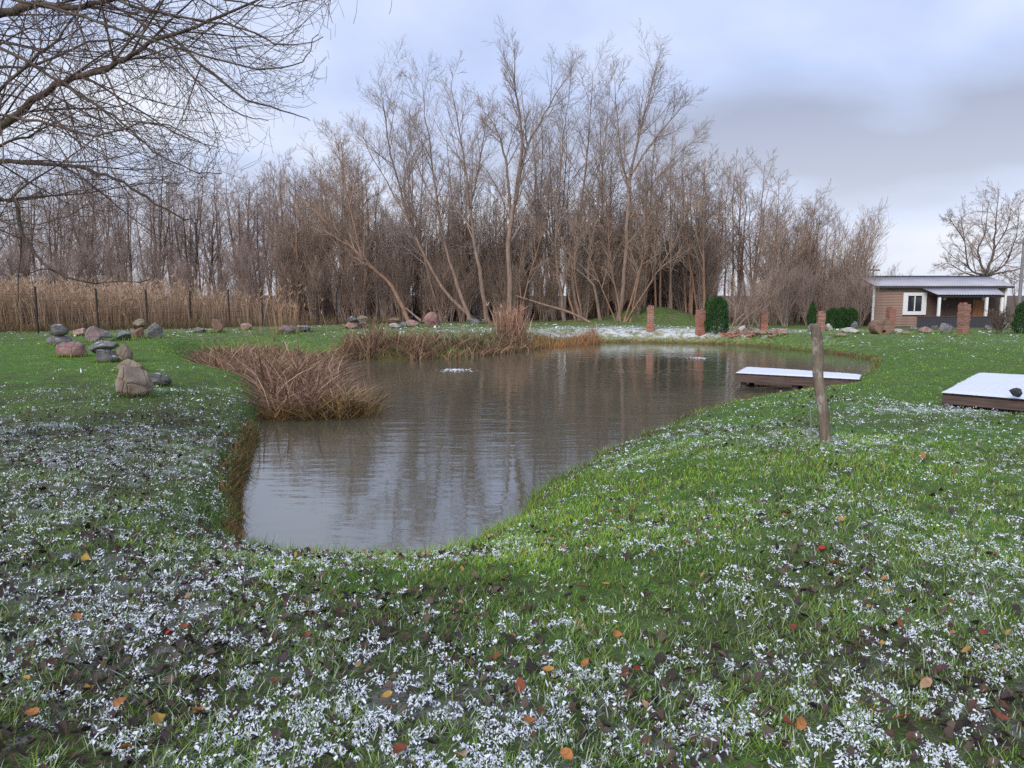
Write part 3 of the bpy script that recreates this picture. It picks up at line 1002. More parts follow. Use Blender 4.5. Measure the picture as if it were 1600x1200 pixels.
kept = [l for i in (1, 2, 3) for l in out[i] if keep(l)]
tw = [[(p[0] - root[0], p[1] - root[1], p[2] - root[2]) for p in l[0]] for l in kept]
tr_ = [l[1] for l in kept]
Vt, Ft = tubes(list(zip(tw, tr_)), 3)
cm = raw_mesh('overhang_twigs', Vt, [Ft], None, True)
cm.materials.append(M['twig_dark'])
link('twigs', cm, None, ft)

# ------------------------------------------------------------------ grass, snow flecks, litter
nrng = np.random.default_rng(7)


def scatter(n, r0, r1, power, half=R(50)):
    """points around the camera's stand, thinning with distance"""
    u = nrng.random(n)
    e_ = 2 - power
    r = (r0 ** e_ + u * (r1 ** e_ - r0 ** e_)) ** (1 / e_)
    th = nrng.uniform(-half, half, n)
    return r * np.sin(th), r * np.cos(th)


def ribbons(x, y, z, h, w, az, lean, bend, ca, cb, nseg=2, face=None):
    """bent tapering blades; ca/cb colours at foot and tip"""
    n = len(x)
    t = np.linspace(0, 1, nseg + 1)
    if face is None: face = az + math.pi / 2
    Vs = []; Cs = []
    for i, tt in enumerate(t):
        off = h * (lean * tt + bend * tt * tt)
        up = h * tt * (1 - 0.35 * np.abs(bend) * tt)
        px_, py_, pz_ = x + np.cos(az) * off, y + np.sin(az) * off, z + up
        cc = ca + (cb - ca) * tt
        if i < nseg:
            ww = w * (1 - 0.55 * tt) / 2
            ox, oy = np.cos(face) * ww, np.sin(face) * ww
            Vs += [np.stack([px_ - ox, py_ - oy, pz_], 1), np.stack([px_ + ox, py_ + oy, pz_], 1)]
            Cs += [cc, cc]
        else:
            Vs.append(np.stack([px_, py_, pz_], 1)); Cs.append(cc)
    kper = 2 * nseg + 1
    V = np.stack(Vs, 1).reshape(-1, 3); C = np.stack(Cs, 1).reshape(-1, 3)
    b = np.arange(n)[:, None] * kper
    quads = np.concatenate([np.concatenate([b + 2 * i, b + 2 * i + 1, b + 2 * i + 3, b + 2 * i + 2], 1) for i in range(nseg - 1)]) if nseg > 1 else np.zeros((0, 4), int)
    tri = np.concatenate([b + 2 * nseg - 2, b + 2 * nseg - 1, b + 2 * nseg], 1)
    return V, C, quads, tri


def pile(parts):
    Vs, Cs, Q, T, off = [], [], [], [], 0
    for V, C, q, t in parts:
        Vs.append(V); Cs.append(C); Q.append(q + off); T.append(t + off); off += len(V)
    Q = np.concatenate(Q); T = np.concatenate(T)
    return np.concatenate(Vs), np.concatenate(Cs), ([Q] if len(Q) else []) + [T]


def lerpc(a, b, t):
    return np.asarray(a)[None, :] * (1 - t[:, None]) + np.asarray(b)[None, :] * t[:, None]


def grass_colours(x, y, n):
    t = fbm(x / .55, y / .55, 31, 3)
    big = fbm(x / 2.4, y / 2.4, 35, 3)
    c = lerpc((0.105, 0.24, 0.022), (0.28, 0.51, 0.05), np.clip((t - .3) / .4, 0, 1))
    c = c * (1 - .35 * sstep(.5, .7, big)[:, None]) + np.array([.15, .22, .07]) * .35 * sstep(.5, .7, big)[:, None]
    # some straw, some dull blades
    q = nrng.random(n)
    c = np.where((q < .13)[:, None], np.array([.32, .28, .14]), c)
    c = np.where(((q > .13) & (q < .25))[:, None], np.array([.06, .12, .04]), c)
    lu = lush_field(x, y)
    dull = lerpc((0.05, 0.085, 0.035), (0.115, 0.16, 0.06), nrng.random(n))
    c = dull * (1 - lu[:, None]) + c * lu[:, None]
    yel = (nrng.random(n) < .22)[:, None]
    c = np.where(yel, c * np.array([1.55, 1.15, .9]), c)
    s = snow_field(x, y)
    fro = (nrng.random(n) < np.clip((s - .18) * .8, 0, .34) * (1.15 - .55 * lu))
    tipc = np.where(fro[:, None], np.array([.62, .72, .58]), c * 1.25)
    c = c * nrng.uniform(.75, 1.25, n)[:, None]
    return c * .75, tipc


parts = []
x, y = scatter(360000, 2.1, 9.5, 1.25)
m = dist(x, y) > 0.02 + .5 * np.maximum(0, fbm(x / .3, y / .3, 58, 3) - .5)
x, y = x[m], y[m]
# tufty: keep fewer in bare spots
den = fbm(x / .16, y / .16, 51, 3)
m = nrng.random(len(x)) < np.clip((den - .30) * 4.2, .12, 1) * (.30 + .70 * lush_field(x, y))
x, y = x[m], y[m]; n = len(x)
z = gh(x, y) - .008
ca, cb = grass_colours(x, y, n)
h = nrng.uniform(.016, .046, n) * (0.7 + .9 * fbm(x / .4, y / .4, 52, 2))
h = np.where(nrng.random(n) < .06, h * 1.6, h)
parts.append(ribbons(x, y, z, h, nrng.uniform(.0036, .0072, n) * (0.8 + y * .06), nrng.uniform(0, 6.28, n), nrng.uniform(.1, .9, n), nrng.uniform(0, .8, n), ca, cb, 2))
x, y = scatter(230000, 9.0, 46, 1.35, R(46))
d_ = dist(x, y)
m = (d_ > 0.0) & (nrng.random(len(x)) > wood_field(x, y) * .96)
x, y = x[m], y[m]; n = len(x)
den = fbm(x / .5, y / .5, 53, 3)
m = nrng.random(n) < np.clip((den - .28) * 4, .2, 1)
x, y = x[m], y[m]; n = len(x)
z = gh(x, y) - .01
ca, cb = grass_colours(x, y, n)
sc_ = np.clip(y / 9, 1, 3.6)
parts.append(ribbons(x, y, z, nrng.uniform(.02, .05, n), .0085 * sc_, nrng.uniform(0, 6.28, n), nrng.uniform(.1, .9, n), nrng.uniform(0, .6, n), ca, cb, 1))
# longer fringe on the water's edge
segp = SH[:, :2]
nf = 9000
i_ = nrng.integers(0, len(segp), nf); u_ = nrng.random(nf)
a_, b_ = segp[i_], segp[(i_ + 1) % len(segp)]
pp = a_ + (b_ - a_) * u_[:, None] + nrng.normal(0, .07, (nf, 2))
x, y = pp[:, 0], pp[:, 1]
m = dist(x, y) > -.03
x, y = x[m], y[m]; n = len(x)
ca, cb = grass_colours(x, y, n)
brown = (fbm(x / .7, y / .7, 57, 2) > .48) & ((x < -2.2) | (y > 14))
ca = np.where(brown[:, None], np.array([.15, .095, .04]), ca); cb = np.where(brown[:, None], np.array([.28, .17, .07]), cb * .8)
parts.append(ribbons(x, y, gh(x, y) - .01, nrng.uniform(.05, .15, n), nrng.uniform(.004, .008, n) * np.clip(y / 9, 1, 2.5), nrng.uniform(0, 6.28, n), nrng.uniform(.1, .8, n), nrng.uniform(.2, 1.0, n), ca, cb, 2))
Vg, Cg, Fg = pile(parts)
o = link('lawn_grass', raw_mesh('lawn_grass', Vg, Fg, Cg), M['grass'])
tag(o, 'short wet green lawn grass growing around the pond', 'grass', kind='stuff')


def flecks(x, y, z, a, b, az, n_rim=7, hgt=.010, slope=.25):
    n = len(x)
    th = np.arange(n_rim) * 2 * math.pi / n_rim
    rr = nrng.uniform(.45, 1.25, (n, n_rim))
    lx = np.cos(th)[None] * rr * a[:, None]; ly = np.sin(th)[None] * rr * b[:, None]
    c, s = np.cos(az)[:, None], np.sin(az)[:, None]
    X = x[:, None] + lx * c - ly * s; Y = y[:, None] + lx * s + ly * c
    tx, ty = nrng.normal(0, slope, (n, 1)), nrng.normal(0, slope, (n, 1))
    dz = (X - x[:, None]) * tx + (Y - y[:, None]) * ty
    Z = z[:, None] + dz + nrng.normal(0, .003, (n, n_rim))
    rim = np.stack([X, Y, Z], -1)
    cenv = np.stack([x, y, z + nrng.uniform(.4, 1.3, n) * hgt], -1)[:, None, :]
    V = np.concatenate([rim, cenv], 1).reshape(-1, 3)
    bidx = np.arange(n)[:, None] * (n_rim + 1)
    T = np.concatenate([np.concatenate([bidx + i, bidx + (i + 1) % n_rim, bidx + n_rim], 1) for i in range(n_rim)])
    return V, T


x, y = scatter(640000, 2.1, 15, 1.25)
m = dist(x, y) > .12
x, y = x[m], y[m]
s = snow_field(x, y)
cl = .30 * fbm(x / .26, y / .26, 71, 3) + .70 * fbm(x / .05, y / .05, 72, 2)
pk = sstep(.0, .10, cl - (.775 - .50 * s))
m = nrng.random(len(x)) < pk * .9
x, y, s = x[m], y[m], s[m]; n = len(x)
sz = np.minimum(nrng.lognormal(-5.72, .5, n), .008) * (1 + y * .04)
Vf, Tf = flecks(x, y, gh(x, y) + np.abs(nrng.normal(.006, .010, n)) + .002, sz * nrng.uniform(.9, 2.4, n), sz * nrng.uniform(.45, .9, n), nrng.uniform(0, 6.28, n), 5, .005, .35)
n1 = n
x, y = scatter(70000, 12, 40, 1.3, R(44))
m = (dist(x, y) > .3) & (wood_field(x, y) < .4)
x, y = x[m], y[m]
s = snow_field(x, y)
cl = .35 * fbm(x / .9, y / .9, 73, 3) + .65 * fbm(x / .2, y / .2, 74, 2)
m = nrng.random(len(x)) < sstep(.0, .16, cl - (.78 - .55 * s)) * .9
x, y = x[m], y[m]; n = len(x)
sz = nrng.lognormal(-4.6, .45, n) * (y / 14)
Vf2, Tf2 = flecks(x, y, gh(x, y) + nrng.uniform(.02, .05, n), sz * nrng.uniform(1, 2.4, n), sz * nrng.uniform(.5, 1.0, n), nrng.uniform(0, 6.28, n), 5, .01, .3)
Tf = np.concatenate([Tf, Tf2 + len(Vf)]); Vf = np.concatenate([Vf, Vf2])
n = (n1, n)
o = link('snow_patches', raw_mesh('snow_patches', Vf, [Tf], None, True), M['snow'])
tag(o, 'thin scattered patches of fresh snow on the grass', 'snow', kind='stuff')

# ------------------------------------------------------------------ fallen leaves
def leaf_mesh(name, seed, c, snowy=0.0):
    g = random.Random(seed)
    L = 1.0; wd = g.uniform(.5, .78)
    n = 7
    fold = g.uniform(.1, .9); curl = g.uniform(-.6, 1.3)
    V, C = [], []
    prof = [0.06, .62, .92, 1.0, .90, .68, .36, .02]
    for i in range(n + 1):
        t = i / n; xx = (t - .5) * L
        zc = curl * (t - .5) ** 2
        hw = prof[i] * wd / 2
        for sgn in (-1, 0, 1):
            V.append((xx + g.gauss(0, .02), sgn * hw * (1 + g.gauss(0, .1)), zc + abs(sgn) * hw * fold * 1.2 + g.gauss(0, .02)))
            k_ = g.uniform(.75, 1.2)
            C.append(tuple(min(1, q * k_) for q in c))
    V.append((-.5 - .28, 0.03, curl * .3)); C.append(tuple(q * .6 for q in c))
    V.append((-.5 - .26, -0.0, curl * .3)); C.append(tuple(q * .6 for q in c))
    T = []
    for i in range(n):
        for j in (0, 1):
            a_ = i * 3 + j
            T += [(a_, a_ + 1, a_ + 4), (a_, a_ + 4, a_ + 3)]
    e0 = (n + 1) * 3
    T.append((0, e0, e0 + 1)); T.append((1, e0 + 1, 0))
    return np.array(V), np.array(C), np.array(T)


leaf_cols = {
    'yellow': (.40, .25, .07), 'orange': (.36, .155, .055), 'red brown': (.21, .065, .035), 'dark brown': (.075, .042, .03),
    'plum brown': (.085, .045, .05), 'tan': (.34, .22, .13), 'red': (.34, .04, .025), 'grey brown': (.14, .10, .085)}
# litter: too many to count
lib = [leaf_mesh('l', 900 + i, (1, 1, 1)) for i in range(8)]
x, y = scatter(30000, 2.1, 14, 1.2)
m = dist(x, y) > .25
x, y = x[m], y[m]
lf = fbm(x / .9, y / .9, 81, 3) + np.where((x < -1.2) & (y < 9), .08, 0) + np.where(y < 4.5, .05, 0)
m = nrng.random(len(x)) < (sstep(.40, .62, lf) * .7 + .12) * np.clip(1.15 - lush_field(x, y), .06, 1)
x, y = x[m], y[m]; n = len(x)
VL, CL, TL, off = [], [], [], 0
litter_c = np.array([(.045, .034, .030), (.06, .042, .036), (.085, .062, .052), (.11, .085, .068), (.065, .046, .05), (.035, .028, .027), (.13, .095, .07), (.10, .055, .042)])
zz = gh(x, y)
for q in range(8):
    sel = np.arange(q, n, 8)
    Vl, Cl, Tl = lib[q]
    kN = len(sel)
    sz = nrng.uniform(.020, .055, kN)
    az = nrng.uniform(0, 6.28, kN)
    tx, ty = nrng.normal(0, .55, kN), nrng.normal(0, .55, kN)
    lx = Vl[None, :, 0] * sz[:, None]; ly = Vl[None, :, 1] * sz[:, None]; lz = Vl[None, :, 2] * sz[:, None]
    c_, s_ = np.cos(az)[:, None], np.sin(az)[:, None]
    X = x[sel][:, None] + lx * c_ - ly * s_; Y = y[sel][:, None] + lx * s_ + ly * c_
    Z = zz[sel][:, None] + lz + lx * tx[:, None] + ly * ty[:, None] + nrng.uniform(.004, .026, kN)[:, None]
    VL.append(np.stack([X, Y, Z], -1).reshape(-1, 3))
    base_c = litter_c[nrng.integers(0, len(litter_c), kN)]
    CL.append((Cl[None] * base_c[:, None, :]).reshape(-1, 3))
    TL.append((Tl[None] + (np.arange(kN) * len(Vl))[:, None, None]).reshape(-1, 3) + off)
    off += kN * len(Vl)
o = link('leaf_litter', raw_mesh('leaf_litter', np.concatenate(VL), [np.concatenate(TL)], np.concatenate(CL), True), M['litter'])
tag(o, 'dark rotting leaf litter scattered through the lawn', 'leaf litter', kind='stuff')

# the brightest and largest leaves one by one
leaf_lib = {}
for nm, c in leaf_cols.items():
    leaf_lib[nm] = []
    for q in range(3):
        Vl, Cl, Tl = leaf_mesh(nm, hash(nm) % 1 + len(nm) * 10 + q, c)
        me = raw_mesh('fallen_leaf', Vl, [Tl], Cl, True)
        me.materials.append(M['litter'])
        leaf_lib[nm].append(me)
special = [(54, 1135, 'orange', .085), (190, 1113, 'orange', .09), (310, 1125, 'orange', .075), (245, 1142, 'yellow', .075), (200, 1185, 'orange', .07), (40, 1072, 'yellow', .06), (140, 1092, 'yellow', .06),
           (120, 975, 'orange', .07), (265, 1000, 'red', .06), (288, 990, 'red brown', .07), (134, 882, 'yellow', .08), (295, 942, 'tan', .06), (855, 1062, 'yellow', .07), (812, 1085, 'red brown', .10), (830, 1147, 'orange', .08),
           (965, 1005, 'orange', .06), (995, 1060, 'red', .07), (915, 1050, 'orange', .06), (885, 1197, 'orange', .08), (975, 1068, 'red brown', .08), (1010, 1115, 'tan', .08), (945, 925, 'yellow', .06), (720, 950, 'tan', .05),
           (800, 1005, 'orange', .05), (776, 1040, 'red brown', .06), (1378, 1022, 'yellow', .06), (1510, 1030, 'yellow', .065), (1445, 1085, 'tan', .10), (1370, 1130, 'orange', .085), (1408, 1136, 'red', .07),
           (1365, 1065, 'tan', .07), (1470, 1060, 'plum brown', .10), (1250, 1145, 'orange', .09), (1230, 1145, 'red brown', .10), (1560, 972, 'orange', .05), (1575, 1005, 'yellow', .05), (1355, 918, 'orange', .055),
           (1380, 916, 'orange', .05), (1405, 990, 'red brown', .08), (1560, 1135, 'red brown', .09), (1240, 995, 'red brown', .08), (1298, 886, 'red', .09), (1306, 891, 'orange', .085), (1283, 864, 'red', .07), (1555, 872, 'red', .075),
           (766, 842, 'yellow', .08), (672, 872, 'orange', .07), (858, 850, 'tan', .09), (985, 800, 'red', .07), (955, 805, 'red brown', .07), (1315, 822, 'yellow', .07), (1442, 720, 'orange', .09), (880, 865, 'orange', .06),
           (625, 1185, 'red brown', .09), (720, 1195, 'tan', .08), (480, 1005, 'red brown', .06), (535, 965, 'orange', .06), (605, 1100, 'yellow', .06), (430, 1080, 'red brown', .06), (560, 1050, 'tan', .06)]
todo = [(at(a, b)[:2], c, s) for a, b, c, s in special]
lx_, ly_ = scatter(900, 2.3, 8.5, 1.3, R(42))
ok = (dist(lx_, ly_) > .3)
wts = ['red brown', 'dark brown', 'plum brown', 'tan', 'grey brown', 'red brown', 'dark brown', 'plum brown', 'orange', 'yellow', 'red brown', 'grey brown']
lx_, ly_ = lx_[ok], ly_[ok]
pref = fbm(lx_ / .9, ly_ / .9, 85, 3) + np.where(lx_ > .2, .10, 0)
idx = np.argsort(-pref)[:238]
lr = random.Random(3)
for j in idx:
    todo.append(((lx_[j], ly_[j]), lr.choice(wts), lr.uniform(.03, .056)))
for (lx, ly), cname, s in todo:
    o = link('fallen_leaf', lr.choice(leaf_lib[cname]), None, None, (lx, ly, zat(lx, ly) + lr.uniform(.028, .045)), (lr.gauss(0, .35), lr.gauss(0, .35), lr.uniform(0, 6.28)))
    s = s * .8
    o.scale = (s, s, s)
    ppx = 800 + FPX * lx / ly
    where = ('near the pond edge' if dist(lx, ly) < 1.6 else 'in the right foreground' if ppx > 1250 else 'in the left foreground' if ppx < 350 else 'in the middle foreground') if ly < 5.5 else 'farther out toward the pond and jetties'
    tag(o, cname + ' fallen leaf curled on the lawn ' + where, 'leaf', cname + ' leaves ' + where)

# ------------------------------------------------------------------ reeds
def reed_patch(name, x, y, z, hmin, hmax, w, cols, label, lean=(.02, .2), bend=(0, .3), nseg=3, plume=None, broken=0.0, hmul=None):
    n = len(x)
    cols = np.array(cols)
    c = cols[nrng.integers(0, len(cols), n)] * nrng.uniform(.7, 1.3, n)[:, None]
    h = nrng.uniform(hmin, hmax, n)
    h = h * (.62 + .76 * fbm(x / .6, y / .6, 91, 2))
    if hmul is not None: h = h * hmul
    le = nrng.uniform(*lean, n); be = nrng.uniform(*bend, n)
    br = nrng.random(n) < broken
    le = np.where(br, nrng.uniform(.5, 1.6, n), le); h = np.where(br, h * .7, h)
    az = nrng.uniform(0, 6.28, n)
    face = nrng.uniform(0, math.pi, n)
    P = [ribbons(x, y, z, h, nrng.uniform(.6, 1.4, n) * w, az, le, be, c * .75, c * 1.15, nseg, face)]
    if plume:
        m = nrng.random(n) < plume
        kx, ky, kz, kh = x[m], y[m], z[m], h[m]
        off = kh * (le[m] + be[m])
        tx, ty, tz = kx + np.cos(az[m]) * off * .95, ky + np.sin(az[m]) * off * .95, kz + kh * (1 - .35 * be[m]) * .97
        for q in range(3):
            nn = len(tx)
            P.append(ribbons(tx, ty, tz - .12, nrng.uniform(.18, .32, nn), np.full(nn, w * 2.0), nrng.uniform(0, 6.28, nn), nrng.uniform(0, .35, nn), nrng.uniform(.2, .9, nn), c[m] * 1.0, c[m] * 1.25, 1, nrng.uniform(0, 3.1, nn)))
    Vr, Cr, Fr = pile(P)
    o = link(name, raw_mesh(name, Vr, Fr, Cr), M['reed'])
    tag(o, label, 'reeds', kind='stuff')
    return o


# tall tan reed bed behind the fence
n = 26000
x = nrng.uniform(-32, -9.0, n); y = nrng.uniform(0, 1, n)
edge = np.interp(x, [-32, -22, -15, -9], [31.5, 32.5, 36.5, 41.0])
y = edge + y ** 1.3 * 6.5
m = nrng.random(n) < np.interp(x, [-19, -16, -13.5, -11], [1, .6, .15, .0]) * (.35 + .65 * sstep(.35, .6, fbm(x / 1.3, y / 1.3, 97, 2)))
x, y = x[m], y[m]
reed_patch('reed_bed', x, y, gh(x, y), 1.3, 2.25, .019, [(.46, .325, .225), (.40, .275, .185), (.54, .40, .29), (.32, .22, .155)], 'tall tan dry reed bed behind the wire fence on the left', (.0, .12), (0, .2), 3, .45, .03)
# weedy dry grass at the fence foot
n = 5000
x = nrng.uniform(-30, -6, n); y = np.interp(x, [-32, -22, -15, -6], [31.0, 32.0, 36.0, 42.0]) + nrng.uniform(-.8, .8, n)
reed_patch('dry_grass', x, y, gh(x, y), .2, .7, .014, [(.22, .15, .08), (.28, .20, .11), (.14, .13, .06)], 'low dry grass along the foot of the wire fence', (.1, .6), (0, .6), 2)


def px_cloud(poly_px, n, z=WZ):
    """random points inside a polygon given by photograph pixels at water level"""
    P = np.array([on_z(a, b, z)[:2] for a, b in poly_px])
    lo, hi = P.min(0), P.max(0)
    res = np.zeros((0, 2))
    while len(res) < n:
        q = nrng.uniform(lo, hi, (n * 2, 2))
        ins = np.zeros(len(q), bool)
        for i in range(len(P)):
            a_, b_ = P[i], P[(i + 1) % len(P)]
            c_ = (a_[1] > q[:, 1]) != (b_[1] > q[:, 1])
            xin = (b_[0] - a_[0]) * (q[:, 1] - a_[1]) / (b_[1] - a_[1] + 1e-12) + a_[0]
            ins ^= c_ & (q[:, 0] < xin)
        res = np.concatenate([res, q[ins]])
    return res[:n, 0], res[:n, 1]


RB = [(.235, .145, .095), (.32, .205, .135), (.14, .082, .06), (.46, .335, .215), (.24, .135, .105), (.35, .235, .15), (.18, .12, .07), (.205, .105, .08)]
RG = [(.36, .22, .10), (.28, .20, .07), (.24, .19, .06), (.20, .10, .06)]


def zr(x, y):
    return np.maximum(gh(x, y), WZ - .05)


x, y = px_cloud([(412, 640), (420, 655), (470, 656), (515, 653), (562, 650), (566, 642), (545, 624), (520, 605), (470, 596), (410, 600)], 1700)
reed_patch('cattail_bed', x, y, zr(x, y), .4, 1.05, .028, RB, 'dense rusty brown cattail bed standing in the water off the left bank', (.03, .45), (.2, 1.7), 4, None, .30, np.interp(800 + FPX * x / y, [400, 480, 540, 590], [1.3, 1.1, .75, .40]))
x, y = px_cloud([(412, 652), (425, 658), (500, 657), (586, 652), (588, 640), (500, 640)], 700)
reed_patch('cattail_fringe', x, y, zr(x, y), .2, .6, .026, RG, 'yellow green cattail leaves fallen over the water at the front of the left bed', (.3, 1.6), (0, .8), 3, None, .5)
x, y = px_cloud([(400, 600), (520, 606), (540, 590), (520, 570), (440, 560), (330, 556), (302, 566), (310, 580), (350, 594)], 3300)
reed_patch('cattail_bed', x, y, zr(x, y), .35, .95, .027, RB, 'broad brown cattail bed filling the left corner of the pond', (.03, .40), (.1, 1.5), 4, .03, .25, np.interp(800 + FPX * x / y, [300, 400, 520], [.75, 1.0, .85]))
x, y = px_cloud([(500, 562), (620, 565), (720, 561), (830, 549), (836, 543), (760, 548), (620, 556), (520, 555)], 3200)
m = fbm(x / .8, y / .8, 95, 2) > .46
x, y = x[m], y[m]
reed_patch('cattail_fringe', x, y, zr(x, y), .2, .68, .030, RB + [(.36, .20, .09)], 'straggling rusty reed fringe along the far left shore', (.03, .4), (.1, 1.4), 3, None, .2)
for (cx_, w_, hm, nn) in ((582, 14, 1.15, 150), (655, 14, .85, 120), (545, 10, .85, 90)):
    c0 = on_z(cx_, 560, WZ)
    x = nrng.normal(c0[0], w_ * 24 / FPX * .6, nn); y = nrng.normal(c0[1], .35, nn)
    reed_patch('cattail_clump', x, y, zr(x, y), hm * .6, hm, .02, RB, {582: 'tallest brown cattail clump in the far left fringe, before the stacked boulders', 655: 'brown cattail clump in the far left fringe, before the red boulder', 545: 'brown cattail clump at the left end of the far fringe'}[cx_], (.03, .3), (0, .5), 3, None, .15)
c0 = on_z(797, 545, WZ)
x = nrng.normal(c0[0], .33, 420); y = nrng.normal(c0[1] + .6, .3, 420)
reed_patch('cattail_clump', x, y, zr(x, y), .7, 1.4, .026, [(.40, .24, .17), (.50, .32, .22), (.32, .18, .13)], 'thick pinkish brown cattail clump in front of the straight forked tree', (.0, .25), (0, .3), 3, .1, .05)
x, y = px_cloud([(835, 546), (945, 537), (930, 533), (835, 541)], 900)
reed_patch('cattail_fringe', x, y, zr(x, y), .2, .5, .022, [(.42, .24, .10), (.33, .16, .08)], 'low orange reed fringe at the foot of the snowy strip', (.03, .4), (0, .6), 2)
c0 = on_z(915, 537, WZ)
x = nrng.normal(c0[0], .35, 160); y = nrng.normal(c0[1], .25, 160)
reed_patch('cattail_clump', x, y, zr(x, y), .4, .8, .022, [(.42, .22, .12), (.33, .16, .10)], 'small orange reed tuft at the edge of the snowy strip', (.03, .4), (0, .5), 2)
# plumed reeds near the left end of the fence
c0 = at(445, 520)
x = nrng.normal(c0[0], .55, 110); y = nrng.normal(c0[1], .8, 110)
reed_patch('plumed_reeds', x, y, gh(x, y), 1.0, 1.7, .014, [(.44, .28, .18), (.38, .22, .13)], 'pale plumed reeds rising above the left cattail bed', (.0, .12), (0, .2), 3, .8)
# brown weeds on the undercut left bank
c0 = on_z(388, 700, -.2)
n = 3200
yy = nrng.uniform(6.2, 11.5, n)
xl = np.array([np.interp(q, SH[np.argsort(SH[:, 1])][:, 1], SH[np.argsort(SH[:, 1])][:, 0]) for q in [0]])
left = SH[(SH[:, 0] < -2.2) & (SH[:, 1] < 13)]
left = left[np.argsort(left[:, 1])]
xx = np.interp(yy, left[:, 1], left[:, 0]) - np.abs(nrng.normal(.04, .08, n))
dens = np.exp(-((yy - 8.7) / .9) ** 2) + .35 * np.exp(-((yy - 10.6) / .6) ** 2) + .12
m = nrng.random(n) < dens
xx, yy = xx[m], yy[m]
reed_patch('bank_weeds', xx, yy, gh(xx, yy), .05, .14, .010, [(.27, .15, .06), (.18, .11, .05), (.12, .13, .045), (.30, .20, .10), (.14, .17, .05)], 'rusty moss and weeds on the undercut left bank', (.1, .9), (0, .9), 2)


# ------------------------------------------------------------------ boulders
def rock_mesh(seed, sx, sy, sz, blocky=.5):
    g = random.Random(seed)
    bm = bmesh.new()
    bmesh.ops.create_icosphere(bm, subdivisions=4, radius=1.0)
    planes = []
    for _ in range(int(8 + blocky * 10)):
        nvec = Vector((g.gauss(0, 1), g.gauss(0, 1), g.gauss(0, .8))).normalized()
        planes.append((nvec, g.uniform(.50, .84) if blocky > .3 else g.uniform(.72, .95)))
    offv = Vector((g.uniform(-50, 50), g.uniform(-50, 50), g.uniform(-50, 50)))
    for vtx in bm.verts:
        p = vtx.co
        for nv, dd_ in planes:
            q = p.dot(nv) - dd_
            if q > 0: p = p - nv * q * .97
        p = p * (1 + .11 * mnoise.noise(p * 1.3 + offv) + .05 * mnoise.noise(p * 4 + offv) + .018 * mnoise.noise(p * 11 + offv))
        vtx.co = p
    xs_ = [v_.co.x for v_ in bm.verts]; ys_ = [v_.co.y for v_ in bm.verts]; zs_ = [v_.co.z for v_ in bm.verts]
    ex, ey, ez = max(xs_) - min(xs_), max(ys_) - min(ys_), max(zs_) - min(zs_)
    for vtx in bm.verts:
        vtx.co = Vector(((vtx.co.x - (max(xs_) + min(xs_)) / 2) / ex * sx, (vtx.co.y - (max(ys_) + min(ys_)) / 2) / ey * sy, (vtx.co.z - min(zs_)) / ez * sz))
    me = bpy.data.meshes.new('boulder')
    bm.to_mesh(me); bm.free()
    me.polygons.foreach_set('use_smooth', np.ones(len(me.polygons), dtype=bool))
    return me


rock_n = [0]
skirts = []


def boulder(px, pyb, w, h, kind, label, blocky=.5, tilt=0.0, group=None, lift=0.0, depth=.8, ref=None):
    """w,h in photograph pixels; pyb is the foot's pixel row; ref = foot row of the stone below when stacked"""
    rock_n[0] += 1
    p = at(px, ref if ref else pyb)
    s = p[1] / FPX
    sx, sz = w * s, h * s
    lift = max(0.0, ((ref - pyb) * s)) if ref else lift
    me = rock_mesh(500 + rock_n[0], sx, max(sx * depth, sz * .6), sz * (1.18 if not ref else 1.08), blocky)
    me.materials.append(RK[kind])
    o = link('boulder', me, None, None, (p[0], p[1] + sx * depth * .3, p[2] + lift - (sz * .15 if not ref else 0)), (0, tilt, random.Random(rock_n[0]).uniform(-.5, .5)))
    tag(o, label, 'boulder', group)
    if not ref: skirts.append((p[0], p[1] + sx * depth * .3, sx / 2, max(sx * depth, sz * .6) / 2))
    return o


boulder(90, 526, 33, 18, 'dark', 'dark dome shaped boulder with snowy top, top of the left stack', .15, 0, ref=541)
boulder(88, 541, 36, 16, 'grey', 'grey brown flat boulder under the snow capped dark one', .2)
boulder(105, 558, 52, 23, 'red', 'reddish oval boulder at the foot of the left stack', .25)
boulder(121, 525, 25, 12, 'pink', 'pale pinkish flat boulder between the left stack and the square block', .4)
boulder(146, 535, 29, 25, 'purple', 'square purplish grey block standing behind the left stones', .7)
boulder(166, 528, 14, 11, 'blue', 'small blue grey stone leaning at the square block', .5)
boulder(190, 532, 31, 14, 'blue', 'low flat blue grey stone right of the square block', .6)
boulder(213, 528, 18, 16, 'brown', 'dark brown stone carrying a tan stone near the third fence post', .5)
boulder(217, 512, 22, 13, 'tan', 'tan stone perched on a dark brown stone near the third fence post', .4, 0, ref=527)
boulder(237, 529, 25, 26, 'grey', 'pointed grey wedge shaped stone near the third fence post', .9, .25)
boulder(163, 566, 46, 20, 'dark', 'low dark stone standing for the shade in the gap under the grey slab', .4)  # dark stone fills the slab's gap, its tone standing in for shade
boulder(160, 550, 44, 18, 'grey', 'grey slab tilted over a dark gap left of the striped stone', .6, -.28, ref=566)
boulder(190, 566, 28, 29, 'tan', 'upright striped grey tan stone behind the largest tan boulder', .7)
boulder(199, 582, 42, 20, 'tan', 'tan ledge stone directly behind the largest tan boulder', .5)
boulder(205, 620, 56, 46, 'tan', 'largest tan boulder at the front of the left stone row', .75)
boulder(241, 603, 40, 20, 'dark', 'flat dark grey stone to the right of the largest tan boulder', .6, .2)
boulder(338, 520, 20, 21, 'brown', 'upright brown stone beyond the left reeds', .5)
boulder(312, 520, 16, 8, 'grey', 'small pale grey stone left of the upright brown stone', .4)
boulder(384, 516, 18, 11, 'pink', 'pinkish stone beyond the left reeds', .4)
